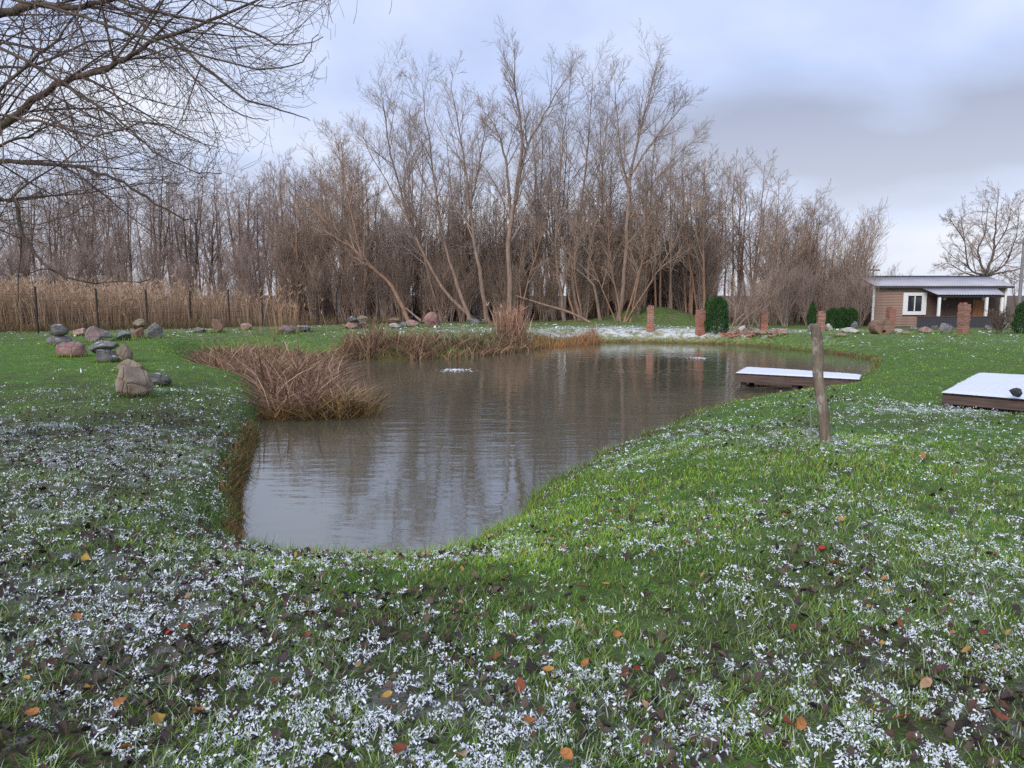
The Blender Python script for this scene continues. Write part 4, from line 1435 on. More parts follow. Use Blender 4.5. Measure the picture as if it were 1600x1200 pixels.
boulder(447, 522, 26, 14, 'purple', 'low purplish stone behind the plumed reeds', .3)
boulder(475, 519, 20, 10, 'dark', 'dark pointed stone right of the plumed reeds', .8)
boulder(549, 514, 23, 14, 'pink', 'pink stone at the bottom left of the far stacked heap', .4)
boulder(566, 513, 14, 10, 'purple', 'mauve stone at the bottom right of the far stacked heap', .4)
boulder(552, 503, 18, 8, 'dark', 'dark flat stone on top left of the far stacked heap', .4, 0, ref=514)
boulder(567, 503, 18, 9, 'tan', 'yellowish stone on top right of the far stacked heap', .4, 0, ref=514)
boulder(616, 513, 18, 8, 'white', 'pale grey flat stone under a brown stone on the far bank', .4)
boulder(616, 505, 19, 8, 'brown', 'brown stone resting on a pale flat stone on the far bank', .3, 0, ref=513)
boulder(630, 512, 13, 9, 'grey', 'small grey stone right of the two tiered pair on the far bank', .4)
boulder(643, 511, 22, 11, 'pink', 'pale pink oval stone left of the red boulder', .2)
boulder(674, 511, 25, 23, 'red', 'tall rounded red granite boulder by the leaning orange trunk', .15)
boulder(740, 506, 22, 8, 'grey', 'flat grey slab stone at the foot of the tall trees', .6)
boulder(758, 506, 12, 7, 'dark', 'small dark stone beside the flat grey slab', .5)
# right side
boulder(1161, 520, 15, 11, 'white', 'pale stone behind the brick rubble', .6)
boulder(1189, 524, 22, 9, 'pink', 'pinkish flat stone at the right end of the brick rubble', .5)
boulder(1148, 523, 14, 7, 'tan', 'tan stone at the left end of the brick rubble', .5)
boulder(1224, 524, 16, 10, 'pink', 'lone pinkish stone on the grass right of the rubble', .3)
boulder(1270, 518, 14, 12, 'grey', 'grey stone left of the brick post behind the wooden stake', .4)
boulder(1296, 517, 14, 11, 'white', 'pale snow dusted stone right of the brick post behind the wooden stake', .4)
boulder(1331, 521, 27, 9, 'white', 'long pale flat stone left of the round brown stone', .4)
boulder(1316, 526, 20, 6, 'tan', 'low mossy stone sunk in the grass left of the round brown stone', .3)
boulder(1336, 513, 12, 11, 'blue', 'small upright blue grey stone behind the long pale one', .6)
boulder(1362, 515, 12, 7, 'tan', 'small tan stone just left of the round brown stone', .4)
boulder(1405, 521, 15, 7, 'white', 'white stone just right of the round brown stone', .3)
boulder(1417, 523, 14, 6, 'tan', 'low tan stone second from the round brown stone on its right', .3)
boulder(1428, 516, 12, 6, 'grey', 'small grey stone under the window of the house', .4)
boulder(1448, 521, 22, 10, 'pink', 'pinkish rounded stone in front of the dark porch railing', .3)
boulder(1461, 515, 10, 6, 'grey', 'small grey stone behind the tilted slab', .4)
boulder(1477, 521, 24, 15, 'grey', 'tilted grey slab in front of the dark porch railing', .8, .35)
boulder(1512, 521, 12, 7, 'pink', 'small pinkish stone at the foot of the tall brick pillar', .4)
boulder(1545, 516, 13, 8, 'grey', 'grey stone right of the tall brick pillar', .4)
boulder(1575, 512, 15, 8, 'white', 'pale snow dusted stone at the right beside the dark bush', .4)
boulder(1590, 517, 15, 9, 'white', 'pale stone near the right edge below the evergreen', .4)


# longer grass left standing around the stones
SX, SY = [], []
for (bx_, by_, ra, rb) in skirts:
    kq = int(150 * max(ra, .15) / .3)
    th = nrng.uniform(0, 6.28, kq)
    SX.append(bx_ + np.cos(th) * ra * nrng.uniform(.85, 1.2, kq)); SY.append(by_ + np.sin(th) * rb * nrng.uniform(.85, 1.25, kq))
x, y = np.concatenate(SX), np.concatenate(SY); n = len(x)
ca, cb = grass_colours(x, y, n)
Vr, Cr, Fr = pile([ribbons(x, y, gh(x, y) - .01, nrng.uniform(.05, .17, n), nrng.uniform(.006, .012, n) * np.clip(y / 14, 1, 2.2), nrng.uniform(0, 6.28, n), nrng.uniform(.05, .6, n), nrng.uniform(.1, .8, n), ca, cb, 2)])
tag(link('rough_grass', raw_mesh('rough_grass', Vr, Fr, Cr), M['grass']), 'longer uncut grass around the feet of the stones', 'grass', kind='stuff')


# round brown stone with a hole
def millstone():
    p = at(1382, 522); s = p[1] / FPX
    w, h = 34 * s, 23 * s
    t = empty('round_stone', (p[0], p[1] + .3, p[2]))
    tag(t, 'large round brown stone with a dark hole at its foot before the house', 'stone')
    bm = bmesh.new()
    n = 28; dep = .32
    g = random.Random(4)
    cz = h * .45
    rings_ = []
    for (yy, sc) in ((-dep, .90), (-dep * .8, .98), (0, 1.0), (dep * .8, .98), (dep, .9)):
        rv = []
        for i in range(n):
            a_ = 2 * math.pi * i / n
            zz_ = cz + math.sin(a_) * h * .55 * sc
            rv.append(bm.verts.new((math.cos(a_) * w / 2 * sc * (1 + g.gauss(0, .012)), yy + g.gauss(0, .01), max(zz_, -.05))))
        rings_.append(rv)
    for a_, b_ in zip(rings_[:-1], rings_[1:]):
        for i in range(n):
            bm.faces.new((a_[i], a_[(i + 1) % n], b_[(i + 1) % n], b_[i]))
    # front face with a recessed hole
    hole = []
    deep = []
    for i in range(n):
        a_ = 2 * math.pi * i / n
        hx, hz = math.cos(a_) * w * .10 - .02, cz * .38 + math.sin(a_) * h * .10
        hole.append(bm.verts.new((hx, -dep * 1.02, hz)))
        deep.append(bm.verts.new((hx * .9, -dep * .2, hz)))
    for i in range(n):
        j = (i + 1) % n
        bm.faces.new((rings_[0][j], rings_[0][i], hole[i], hole[j]))
        bm.faces.new((hole[j], hole[i], deep[i], deep[j]))
    bm.faces.new(deep[::-1]); bm.faces.new(rings_[-1])
    bmesh.ops.recalc_face_normals(bm, faces=bm.faces)
    me = bpy.data.meshes.new('disc'); bm.to_mesh(me); bm.free()
    link('disc', me, RK['brown'], t)


millstone()


# ------------------------------------------------------------------ box building
def box_bm(bm, c, s, rz=0.0, jit=0.0, g=None):
    r = bmesh.ops.create_cube(bm, size=1.0)
    ca_, sa_ = math.cos(rz), math.sin(rz)
    for v_ in r['verts']:
        x_, y_, z_ = v_.co.x * s[0], v_.co.y * s[1], v_.co.z * s[2]
        if jit: x_ += g.gauss(0, jit); y_ += g.gauss(0, jit); z_ += g.gauss(0, jit)
        v_.co = Vector((c[0] + x_ * ca_ - y_ * sa_, c[1] + x_ * sa_ + y_ * ca_, c[2] + z_))
    return r['verts']


def box(name, c, s, mat, parent, rz=0.0, bevel=0.0, rot=None):
    bm = bmesh.new()
    box_bm(bm, (0, 0, 0), s)
    if bevel:
        bmesh.ops.bevel(bm, geom=bm.edges[:], offset=bevel, segments=2, affect='EDGES')
    me = bpy.data.meshes.new(name); bm.to_mesh(me); bm.free()
    o = link(name, me, mat, parent, c, rot or (0, 0, rz))
    return o


# ------------------------------------------------------------------ brick posts
def brick_post(px, pyt, pyb, w, label, seed, mat='brick'):
    p = at(px, pyb); s = p[1] / FPX
    H = (pyb - pyt) * s; Wd = w * s * .82
    g = random.Random(seed)
    t = empty('brick_post', (p[0], p[1], p[2] - .05), g.uniform(-.3, .3))
    tag(t, label, 'post', 'brick posts along the garden edge')
    nrow = max(6, int(H / .085))
    bm = bmesh.new()
    for i in range(nrow):
        ww = Wd * (1 + g.gauss(0, .03))
        box_bm(bm, (g.gauss(0, .008), g.gauss(0, .008), (i + .5) * .085), (ww, ww, .073), g.gauss(0, .03))
    box_bm(bm, (0, 0, nrow * .0425), (Wd * .93, Wd * .93, nrow * .085 - .02))
    me = bpy.data.meshes.new('shaft'); bm.to_mesh(me); bm.free()
    link('shaft', me, M[mat], t)
    bm = bmesh.new()
    for q in range(3):
        box_bm(bm, (g.uniform(-.3, .3) * Wd, g.uniform(-.3, .3) * Wd, nrow * .085 + .03), (Wd * .42, Wd * .38, .06), g.uniform(0, 1), .01, g)
    me = bpy.data.meshes.new('broken_top'); bm.to_mesh(me); bm.free()
    tag(link('broken_top', me, M[mat], t), kind='stuff')


brick_post(1016, 476, 516, 13, 'brick post farthest left, in front of the green mound', 1)
brick_post(1094, 482, 522, 14, 'brick post left of the bushy evergreen', 2)
brick_post(1193, 484, 516, 13, 'dim brick post half hidden by bare brush behind the rubble', 3)
brick_post(1282, 484, 517, 13, 'brick post directly behind the wooden stake', 4)
brick_post(1391, 478, 512, 13, 'brick post behind the round brown stone', 5)
brick_post(1504, 472, 521, 15, 'tall brick pillar in front of the porch', 6)

# brick rubble
g = random.Random(9)
for i in range(26):
    px, py = g.uniform(1128, 1212), g.uniform(519, 528)
    p = at(px, py)
    o = box('brick', (p[0], p[1], p[2] + .05), (.25, .12, .08), M['brick'], None, rot=(g.gauss(0, .3), g.gauss(0, .3), g.uniform(0, 3)))
    tag(o, 'loose old brick in the rubble heap below the bare brush', 'brick', 'bricks of the rubble heap')

# ------------------------------------------------------------------ wire fence
fence_px = [(-120, 446, 528), (-30, 448, 524), (60, 450, 521), (154, 453, 518), (231, 454, 514), (299, 454, 512), (359, 454, 511), (411, 455, 510), (457, 456, 509), (497, 457, 508), (527, 458, 508), (592, 460, 507), (659, 462, 506), (741, 464, 505), (825, 465, 505)]
fpts = [at(a, c) for a, b, c in fence_px]
fe = empty('wire_fence', tuple(fpts[2]))
tag(fe, 'black post and wire fence running along the wood and reed bed', 'fence')
f0 = Vector(fpts[2])
for (a, b, c), p in zip(fence_px, fpts):
    H = (c - b) * p[1] / FPX
    bm = bmesh.new()
    box_bm(bm, (0, 0, H / 2 - .1), (.058, .058, H + .2))
    box_bm(bm, (0, 0, H + .015), (.075, .075, .03))
    me = bpy.data.meshes.new('post'); bm.to_mesh(me); bm.free()
    link('post', me, M['black_metal'], fe, Vector(p) - f0)
for hz in (.15, .45, .75, 1.05, 1.35, 1.62):
    pts = []
    for i, p in enumerate(fpts):
        q = Vector(p) - f0
        pts.append((q.x, q.y + .035, q.z + hz))
    link('wire', tube_mesh('wire', [(pts, [.004] * len(pts))], 3, M['black_metal']), None, fe)

# ------------------------------------------------------------------ docks
def dock(name, label, corners, ztop, thick, mat_snow, post_list, zfoot, planks=14, over=.02):
    c = [np.array(on_z(a, b, ztop)) for a, b in corners]     # front left, front right, back right, back left
    o0 = np.array([*c[0][:2], zfoot])
    t = empty(name, tuple(o0))
    tag(t, label, 'jetty')
    fl, fr, brr, bl = [q - o0 for q in c]
    # planks across
    for i in range(planks):
        u0, u1 = (i + .04) / planks, (i + .96) / planks
        A, B = fl + (fr - fl) * u0, fl + (fr - fl) * u1
        Cc, Dd = bl + (brr - bl) * u1, bl + (brr - bl) * u0
        V_ = []
        for zz_ in (-.045, -.012):
            V_ += [q + np.array([0, 0, zz_]) for q in (A, B, Cc, Dd)]
        F_ = np.array([(0, 3, 2, 1), (4, 5, 6, 7), (0, 1, 5, 4), (1, 2, 6, 5), (2, 3, 7, 6), (3, 0, 4, 7)])
        link('plank', raw_mesh('plank', np.array(V_), [F_]), M['wood_dark'], t)

    def beam(nm, P, Q, top, hgt, wd):
        d_ = (Q - P); L_ = np.linalg.norm(d_[:2]); rz = math.atan2(d_[1], d_[0])
        mid = (P + Q) / 2
        box(nm, (mid[0], mid[1], P[2] - top - hgt / 2), (L_, wd, hgt), M['wood_dark'], t, rz, .006)
    ins = lambda P, Q, k_: P + (Q - P) * k_
    beam('fascia', fl, fr, .048, thick, .05)
    beam('fascia', bl, brr, .048, thick, .05)
    beam('fascia', ins(fl, bl, .05), ins(fl, bl, .95), .048, thick, .05)
    beam('fascia', ins(fr, brr, .05), ins(fr, brr, .95), .048, thick, .05)
    for (u, w_) in post_list:
        A = fl + (fr - fl) * u; B = bl + (brr - bl) * u
        p = A + (B - A) * w_
        Hh = ztop - .05 - zfoot
        box('support', (p[0], p[1], Hh / 2), (.11, .11, Hh), M['wood_dark'], t, 0, .01)
    # snow sheet with soft edge
    nu, nv = 168, 24
    V_, F_ = [], []
    for j in range(nv + 1):
        for i in range(nu + 1):
            u, w_ = i / nu, j / nv
            u2 = -.006 + u * 1.012; w2 = -.012 + w_ * 1.024
            A = fl + (fr - fl) * u2; B = bl + (brr - bl) * u2
            p = A + (B - A) * w2
            edge_ = min(u, 1 - u, (w_), 1 - w_)
            gap = abs((u2 * planks) % 1.0 - .5) * 2
            hh = .026 * min(1, edge_ * 14) ** .5 + .010 * mnoise.noise(Vector((p[0] * 2.2, p[1] * 2.2, 1))) * min(1, edge_ * 10) - .007 * max(0, gap - .75) / .25 * min(1, edge_ * 10)
            jx = 0 if 0 < i < nu else random.gauss(0, .012)
            V_.append((p[0] + jx, p[1] + (random.gauss(0, .010) if j in (0, nv) else 0), p[2] - .010 + hh))
    for j in range(nv):
        for i in range(nu):
            a_ = j * (nu + 1) + i
            F_.append((a_, a_ + 1, a_ + nu + 2, a_ + nu + 1))
    link('snow_layer', raw_mesh('snow_layer', np.array(V_), [np.array(F_)], None, True), mat_snow, t)
    return t


random.seed(2)
dock('jetty', 'low snow covered wooden jetty standing in the pond behind the wooden stake', [(1150, 582), (1342, 592), (1344, 585), (1167, 573)], -.17, .17, M['snow'], [(.06, .1), (.06, .9), (.5, .1), (.5, .9), (.85, .1), (.85, .9)], WZ - .35)
zf = zat(*at(1476, 630)[:2])
dock('wooden_platform', 'snow covered wooden platform on the grass at the right edge', [(1473, 612), (1700, 630), (1790, 594), (1530, 582)], zf + .22, .13, M['snow'], [(.03, .05), (.35, .05), (.7, .05), (.03, .95), (.5, .95)], zf - .05)
bpy.data.objects['wooden_platform']['category'] = 'platform'
for i, (a, b, w_, h_, kd) in enumerate([(1484, 637, 16, 9, 'grey'), (1512, 637, 20, 9, 'tan'), (1538, 638, 16, 8, 'grey'), (1560, 640, 18, 9, 'dark'), (1590, 641, 20, 9, 'tan')]):
    boulder(a, b, w_, h_, kd, ['grey cobble under the left corner of the platform', 'tan cobble second from the left under the platform', 'grey cobble third from the left under the platform',
                               'dark cobble fourth from the left under the platform', 'tan cobble under the platform at the right picture edge'][i], .3)
# dark lump on the platform
p = on_z(1586, 619, zf + .25)
me = rock_mesh(88, .15, .15, .13, .7); me.materials.append(M['charcoal'])
tag(link('stone', me, None, None, (p[0], p[1], zf + .235)), 'dark angular stone lying on the snowy platform', 'stone')

# ------------------------------------------------------------------ wooden stake in the lawn
p0 = at(1290, 690); s = p0[1] / FPX
top = on_y(1273, 507, p0[1] + .05)
bm_pts = catmull(np.array([p0 + [0, 0, -.12], p0 + [-.03, 0, .25], p0 * .45 + top * .55 + [-.015, 0, 0], top * .8 + p0 * .2 + [.01, 0, 0], top]), 6, closed=False)
t = empty('wooden_stake', tuple(p0))
tag(t, 'weathered wooden stake with peeling bark leaning in the lawn', 'stake')
V_, F_ = tubes([([tuple(q - p0) for q in bm_pts], list(np.linspace(.061, .053, len(bm_pts))))], 18)
for i in range(len(V_)):
    q = Vector(V_[i]); nn = mnoise.noise(q * 9) * .007 + mnoise.noise(Vector((q.x * 30, q.y * 30, q.z * 5))) * .005
    axis = bm_pts[i // 18] - p0
    dv = V_[i] - axis
    V_[i] = axis + dv * (1 + nn / .07)
cap_i = len(V_); V_ = np.vstack([V_, bm_pts[-1] - p0 + [0, 0, .012]])
last = cap_i - 18
capf = np.array([(last + i, last + (i + 1) % 18, cap_i) for i in range(18)])
kb = NT('peeling_bark_stake')
vv = kb.coord((1, 1, .35))
f1 = kb.noise(vv, 14, 6, .7); f2 = kb.noise(kb.coord((1, 1, .6)), 7, 5, .6)
cc_ = kb.ramp(f1, [(.3, (.085, .066, .052)), (.7, (.24, .19, .15))])
cc_ = kb.mix(kb.mapr(f2, .54, .62, 0, .85), cc_, (.33, .30, .26))
kb.bump(f1, .9, .02)
M['stake'] = kb.done(cc_, .9)
link('shaft', raw_mesh('shaft', V_, [F_, capf], None, True), M['stake'], t)
pa = at(1267, 688); pb = on_y(1266, 634, pa[1])
link_pts = [tuple(pa - [0, 0, .08]), tuple(pa * .5 + pb * .5 + [.006, 0, 0]), tuple(pb)]
o = link('thin_stick', tube_mesh('thin_stick', [([tuple(np.array(q) - pa) for q in link_pts], [.010, .009, .008])], 6, M['concrete']), None, None, tuple(pa))
tag(o, 'thin grey stick upright beside the weathered wooden stake', 'stick')

# ------------------------------------------------------------------ bubbling aerators
for (Bp, rr, lab) in ((B1, .62, 'bubbling aerator ring foaming in the pond near the left reeds'), (B2, .42, 'smaller bubbling aerator farther back in the pond before the jetty')):
    g = random.Random(int(rr * 100))
    t = empty('water_aerator', (Bp[0], Bp[1], WZ))
    tag(t, lab, 'fountain')
    nr, na = 14, 40
    V_ = [(0, 0, .024)]; F_ = []
    for j in range(1, nr + 1):
        q = j / nr
        for i in range(na):
            a_ = 2 * math.pi * i / na
            hgt_ = .022 * math.exp(-(q * 3.2) ** 2) + .012 * math.cos(q * 26) * (1 - q) + .006 * g.gauss(0, 1) * (1 - q)
            rad = rr * q * 1.3
            V_.append((math.cos(a_) * rad, math.sin(a_) * rad, hgt_ + .002 - .03 * max(0, q - .85)))
    tri = [(0, 1 + i, 1 + (i + 1) % na) for i in range(na)]
    for j in range(nr - 1):
        for i in range(na):
            a_ = 1 + j * na + i; b_ = 1 + j * na + (i + 1) % na
            F_.append((a_, a_ + na, b_ + na, b_))
    link('swell', raw_mesh('swell', np.array(V_), [np.array(tri), np.array(F_)], None, True), M['water'], t)
    nfm = int(150 * rr / .6)
    ang = nrng.uniform(0, 6.28, nfm); rad = np.abs(nrng.normal(0, rr * .42, nfm))
    fx, fy = np.cos(ang) * rad, np.sin(ang) * rad
    fz = .022 * np.exp(-(rad / rr * 2.4) ** 2) + .008
    Vb, Tb = flecks(fx, fy, fz, nrng.uniform(.012, .05, nfm), nrng.uniform(.006, .014, nfm), nrng.uniform(-.3, .3, nfm), 6, .008, .08)
    kf = link('foam', raw_mesh('foam', Vb, [Tb], None, True), M['snow'], t)
    kf['kind'] = 'stuff'

# ------------------------------------------------------------------ evergreens
def thuja_mesh(seed, n=5200):
    g = np.random.default_rng(seed)
    z = g.random(n) ** .8
    prof = np.interp(z, [0, .08, .35, .7, 1], [.55, .85, 1.0, .62, .04]) if seed == 1 else np.interp(z, [0, .1, .4, .75, .92, 1], [.75, .95, 1.0, .86, .55, .15])
    az = g.uniform(0, 6.28, n)
    clump = .72 + .45 * vnoise(az * 2.2, z * 7, seed)
    r = prof * clump * (g.uniform(.35, 1, n) ** .4) * .5
    x_, y_ = np.cos(az) * r, np.sin(az) * r
    c = np.array([[.018, .05, .014], [.03, .085, .022], [.045, .11, .03], [.014, .038, .014]])[g.integers(0, 4, n)]
    return ribbons(x_, y_, z * .97, g.uniform(.04, .10, n), g.uniform(.012, .03, n), az, g.uniform(.1, .7, n), g.uniform(-.2, .2, n), c, c * 1.3, 2, g.uniform(0, 3.14, n))


thm = []
for sd in (1, 2):
    Vr, Cr, Fr = pile([thuja_mesh(sd)])
    me = raw_mesh('foliage', Vr, Fr, Cr); me.materials.append(M['needle'])
    thm.append(me)
ttrunk = tube_mesh('thuja_trunk', [([(0, 0, -.05), (0.01, 0, .4), (0, 0, .9)], [.05, .035, .01])], 8, M['bark_dark'])
for i, (px, pyb, pyt, w, lab) in enumerate([(1120, 521, 465, 37, 'bushy dark evergreen beside the second brick post'), (1103, 519, 462, 10, 'slim evergreen spire just left of the bushy evergreen'), (1268, 512, 472, 17, 'pointed evergreen left of the brick post behind the stake'),
                                            (1301, 513, 482, 25, 'evergreen right of the brick post behind the stake'), (1315, 512, 481, 24, 'evergreen second to the right of that brick post'), (1329, 512, 482, 22, 'evergreen at the right end of the low hedge'),
                                            (1600, 521, 472, 36, 'dark evergreen bush cut by the right picture edge')]):
    p = at(px, pyb); s = p[1] / FPX
    t = empty('evergreen', tuple(p), i * 1.3)
    t.scale = (w * s, w * s, (pyb - pyt) * s)
    tag(t, lab, 'evergreen')
    link('foliage', thm[0 if i in (1, 2) else 1], None, t); link('trunk', ttrunk, None, t)

# dark bare bush by the porch, brush and fallen branches
tm, cm = variant(31, 1.0, 14, .5, .012, dict(SHRUB, rmin=.006, rmax=[.01, .007]), M['twig_dark'], M['twig_dark'])
p = at(1560, 521)
t = put_tree('bare_bush', tm, cm, tuple(p), 'small dark bare bush right of the porch'); t['category'] = 'bush'
t.scale = (.9, .9, 1.0)
tm, cm = variant(33, 2.6, 11, .75, .028, dict(SHRUB, n=[9, 7], trop=[.0, .02, .02]), M['bark_grey'], M['twig_warm'])
p = at(1168, 516)
t = put_tree('bare_bush', tm, cm, tuple(p), 'wide spreading bare brush behind the brick rubble'); t['category'] = 'bush'


def stick(name, label, pts, Ys, r, mat, cat='branch'):
    P3 = np.array([on_y(a, b, Y) for (a, b), Y in zip(pts, Ys)])
    C = catmull(P3, 4, closed=False)
    o0 = C[0]
    o = link(name, tube_mesh(name, [([tuple(q - o0) for q in C], list(np.linspace(r, r * .45, len(C))))], 7, mat), None, None, tuple(o0))
    tag(o, label, cat)


yb = at(928, 507)[1]
stick('fallen_branch', 'long pale fallen branch slanting across the foot of the tall trees', [(928, 507), (890, 488), (850, 476), (806, 462)], [41.5, 41.8, 42.0, 42.2], .085, M['bark_grey'])
stick('fallen_branch', 'short grey log leaning beside the orange leaning trunk', [(662, 504), (650, 495), (634, 481)], [40.6, 40.9, 41.0], .09, M['bark_grey'])
for i, (pp_, lab) in enumerate([([(1137, 520), (1152, 500), (1172, 482), (1180, 474)], 'longest bare branch leaning right beside the bushy evergreen'), ([(1140, 520), (1148, 498), (1150, 478)], 'upright bare branch beside the bushy evergreen'),
                                ([(1146, 519), (1165, 497), (1190, 478)], 'lowest bare branch leaning right beside the bushy evergreen')]):
    Yb = at(*pp_[0])[1]
    stick('dead_branch', lab, pp_, [Yb] * len(pp_), .045, M['bark_grey'])
stick('dead_stalk', 'pale broken stalk leaning out of the left cattail bed', [(402, 604), (396, 560), (384, 528), (372, 498)], [12.9, 13.0, 13.1, 13.2], .012, M['bark_grey'], 'stalk')
stick('dead_stalk', 'pale crossing stalk lying in the left cattail bed', [(402, 588), (380, 570), (360, 552)], [12.9, 13.1, 13.2], .010, M['bark_grey'], 'stalk')

# ------------------------------------------------------------------ house
HY = 46.0
hz0 = zat(on_y(1460, 505, HY)[0], HY) - .05


def hx(px, Y=HY): return float(on_y(px, 480, Y)[0])
def hzp(py, Y=HY): return float(on_y(800, py, Y)[2])


xL, xR = hx(1364), hx(1570)
zE = hzp(447)
house = empty('small_house', ((xL + xR) / 2, HY, hz0))
tag(house, 'small brown boarded house with corrugated roof and dark porch', 'house')
HO = np.array([(xL + xR) / 2, HY, hz0])


def hb(name, x0, x1, y0, y1, z0, z1, mat, parent=house, origin=HO, bevel=0.0):
    c = (np.array([(x0 + x1) / 2, (y0 + y1) / 2, (z0 + z1) / 2]) - origin)
    return box(name, tuple(c), (abs(x1 - x0), abs(y1 - y0), abs(z1 - z0)), mat, parent, 0, bevel)


dep = 4.6
hb('wall', xL + .02, xR - .02, HY + .03, HY + dep, hz0 - .1, zE - .01, M['core_porch_shade'])
wl0, wl1 = hx(1410), hx(1446)
wz0, wz1 = hzp(492), hzp(457)
nb = 15
for i in range(nb):
    z0 = hz0 + (zE - hz0) * i / nb; z1 = hz0 + (zE - hz0) * (i + .93) / nb
    if z1 > wz0 + .04 and z0 < wz1 - .04:
        hb('board', xL + .05, wl0 + .03, HY - .012, HY + .03, z0, z1, M['wood_red'])
        hb('board', wl1 - .03, xR - .05, HY - .012, HY + .03, z0, z1, M['wood_red'])
    else:
        hb('board', xL + .05, xR - .05, HY - .012, HY + .03, z0, z1, M['wood_red'])
hb('corner_trim', xL - .06, xL + .07, HY - .04, HY + .05, hz0, zE, M['white_paint'], bevel=.008)
hb('corner_trim', xR - .07, xR + .06, HY - .04, HY + .05, hz0, zE, M['white_paint'], bevel=.008)
win = empty('window', ((wl0 + wl1) / 2 - HO[0], -.05, (wz0 + wz1) / 2 - HO[2]))
win.parent = house
WO = HO + np.array(win.location)
fw = .28
hb('frame', wl0, wl0 + fw, HY - .10, HY - .02, wz0, wz1, M['white_paint'], win, WO, .01)
hb('frame', wl1 - fw, wl1, HY - .10, HY - .02, wz0, wz1, M['white_paint'], win, WO, .01)
hb('frame', wl0 + fw, wl1 - fw, HY - .098, HY - .022, wz1 - .2, wz1 - .002, M['white_paint'], win, WO)
hb('frame', wl0 + fw, wl1 - fw, HY - .098, HY - .022, wz0 + .002, wz0 + .22, M['white_paint'], win, WO)
hb('pane', wl0 + fw, wl1 - fw, HY - .045, HY - .03, wz0 + .22, wz1 - .2, M['glass'], win, WO)
hb('sash', (wl0 + wl1) / 2 - .03, (wl0 + wl1) / 2 + .03, HY - .075, HY - .046, wz0 + .22, wz1 - .2, M['white_paint'], win, WO)


def corrugated(name, p_fl, p_fr, p_bl, p_br, pitch=.16, amp=.013, thick=.02):
    Wd = np.linalg.norm(p_fr - p_fl)
    n = int(Wd / pitch * 6)
    V_ = []
    for k_, dz in ((0, 0), (1, -thick)):
        for j in range(2):
            A, B = (p_fl, p_fr) if j == 0 else (p_bl, p_br)
            for i in range(n + 1):
                u = i / n
                p = A + (B - A) * u
                V_.append(p + np.array([0, 0, amp * math.sin(u * Wd / pitch * 2 * math.pi) + dz]))
    F_ = []
    m_ = n + 1
    for i in range(n):
        F_.append((i, i + 1, m_ + i + 1, m_ + i))
        F_.append((2 * m_ + i, 3 * m_ + i, 3 * m_ + i + 1, 2 * m_ + i + 1))
        F_.append((i, 2 * m_ + i, 2 * m_ + i + 1, i + 1))
        F_.append((m_ + i, m_ + i + 1, 3 * m_ + i + 1, 3 * m_ + i))
    F_.append((0, m_, 3 * m_, 2 * m_)); F_.append((n, 2 * m_ + n, 3 * m_ + n, m_ + n))
    return link(name, raw_mesh(name, np.array(V_), [np.array(F_)]), M['roof'], house)


ridge_Y = HY + 2.2
zR = hzp(432, ridge_Y)
def HP(x, y, z): return np.array([x, y, z]) - HO
xl_r, xr_r = hx(1361), hx(1577)
corrugated('roof', HP(xl_r, HY - .35, zE + .02), HP(xr_r, HY - .35, zE + .02), HP(xl_r + .1, ridge_Y, zR), HP(xr_r, ridge_Y, zR))
corrugated('roof', HP(xl_r, HY + dep + .3, zE + .02), HP(xr_r, HY + dep + .3, zE + .02), HP(xl_r + .1, ridge_Y + .01, zR), HP(xr_r, ridge_Y + .01, zR))
hb('eave_board', xl_r, xr_r, HY - .36, HY - .32, zE - .13, zE - .01, M['charcoal'])
hb('ridge_cap', xl_r + .1, xr_r, ridge_Y - .09, ridge_Y + .09, zR - .005, zR + .05, M['charcoal'])
for xg in (xL + .02, xR - .06):
    V_ = np.array([HP(xg, HY + .03, zE - .01), HP(xg, HY + dep, zE - .01), HP(xg, ridge_Y, zR - .05), HP(xg + .04, HY + .03, zE - .01), HP(xg + .04, HY + dep, zE - .01), HP(xg + .04, ridge_Y, zR - .05)])
    link('gable', raw_mesh('gable', V_, [np.array([(0, 1, 2), (5, 4, 3)]), np.array([(0, 2, 5, 3), (1, 4, 5, 2), (0, 3, 4, 1)])]), M['wood_red'], house)
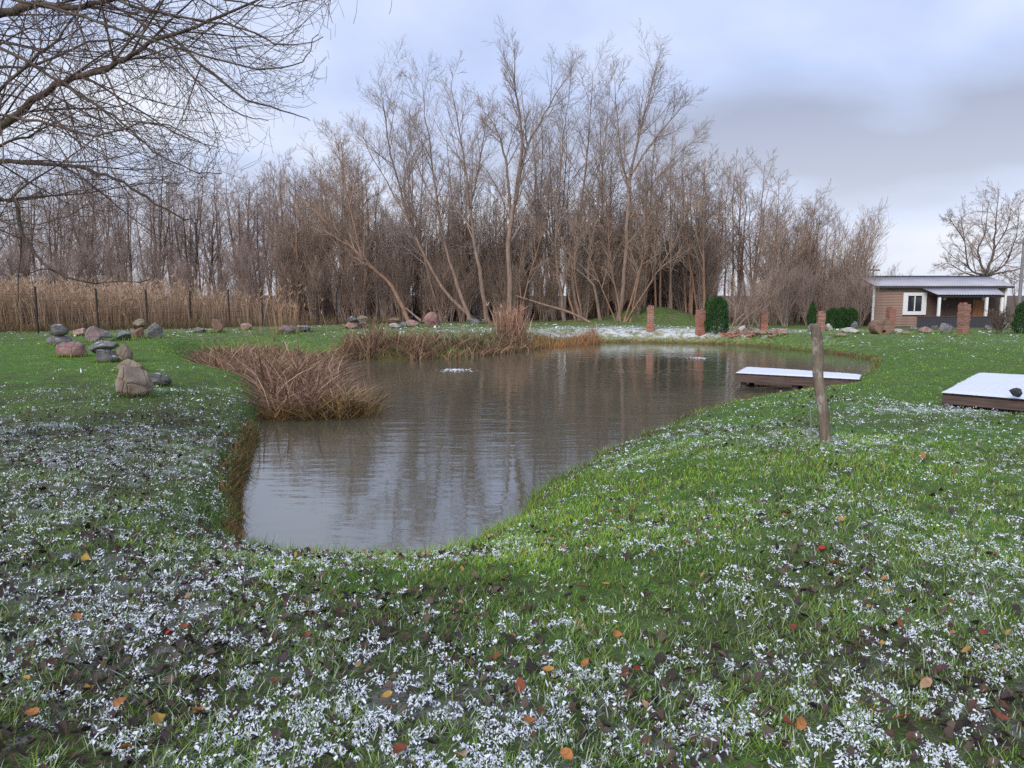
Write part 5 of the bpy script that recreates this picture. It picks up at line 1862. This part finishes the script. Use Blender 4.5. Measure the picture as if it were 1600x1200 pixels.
# porch
PY = HY - 1.7
pxl, pxr = hx(1466, PY), hx(1566, PY)
zP1, zP0 = hzp(450.5, HY - .4), hzp(460, PY - .2)
corrugated('porch_roof', HP(hx(1464, PY - .2), PY - .2, zP0), HP(hx(1569, PY - .2), PY - .2, zP0), HP(hx(1440, HY - .4), HY - .4, zP1), HP(hx(1556, HY - .4), HY - .4, zP1))
hb('porch_beam', hx(1464, PY), hx(1567, PY), PY - .05, PY + .05, zP0 - .17, zP0 - .05, M['charcoal'])
for px in (1467, 1541, 1565):
    xx_ = hx(px, PY)
    hb('porch_post', xx_ - .07, xx_ + .07, PY - .07, PY + .07, hz0, zP0 - .171, M['white_paint'], bevel=.01)
hb('porch_shade_back', hx(1446), hx(1562), HY - .035, HY - .014, hz0, zP1 - .1, M['core_porch_shade'])  # panel over the boards, shade under the porch roof painted as dark colour
hb('door', hx(1519), hx(1537), HY - .075, HY - .036, hz0 + .1, hzp(468), M['wood_orange'], bevel=.01)
rl0, rl1 = hx(1434, PY - .1), hx(1566, PY - .1)
zr0, zr1 = hz0 + .02, hzp(494, PY - .1)
nrl = 26
for i in range(nrl):
    a_ = rl0 + (rl1 - rl0) * i / nrl; b_ = rl0 + (rl1 - rl0) * (i + .94) / nrl
    hb('railing_board', a_, b_, PY - .13, PY - .105, zr0, zr1 - .06, M['charcoal'])
hb('railing_cap', rl0 - .03, rl1 + .03, PY - .16, PY - .08, zr1 - .058, zr1, M['wood_dark'])
hb('porch_floor', rl0, rl1, PY - .1, HY - .04, hz0 - .05, hz0 + .06, M['wood_dark'])
for px in (1473, 1533):
    bm = bmesh.new(); bmesh.ops.create_uvsphere(bm, u_segments=12, v_segments=8, radius=.10)
    me = bpy.data.meshes.new('wall_lamp'); bm.to_mesh(me); bm.free()
    link('wall_lamp', me, M['white_paint'], house, tuple(HP(hx(px), HY - .12, hzp(467))))

# ------------------------------------------------------------------ poles
def pole(px, pyt, Y, r, label, mat, cross=True):
    b = on_y(px, 505, Y); b[2] = zat(b[0], b[1])
    H = on_y(px, pyt, Y)[2] - b[2]
    t = empty('utility_pole', tuple(b))
    tag(t, label, 'pole')
    link('shaft', tube_mesh('shaft', [([(0, 0, -.2), (0, 0, H * .5), (0, 0, H)], [r, r * .9, r * .75])], 10, mat), None, t)
    if cross:
        box('crossarm', (0, -r, H - .35), (1.3 if r > .1 else .9, .09, .10), mat, t)
        for q in (-.45, 0, .45):
            link('insulator', tube_mesh('insulator', [([(0, 0, 0), (0, 0, .07), (0, 0, .14)], [.035, .05, .02])], 8, M['white_paint']), None, t, (q * (1.0 if r > .1 else .7), -r, H - .30))


pole(1590, 371, 50, .12, 'concrete utility pole at the right beside the house', M['concrete'])
pole(1360, 415, 58, .07, 'thin dark utility pole behind the left end of the house', M['bark_dark'])
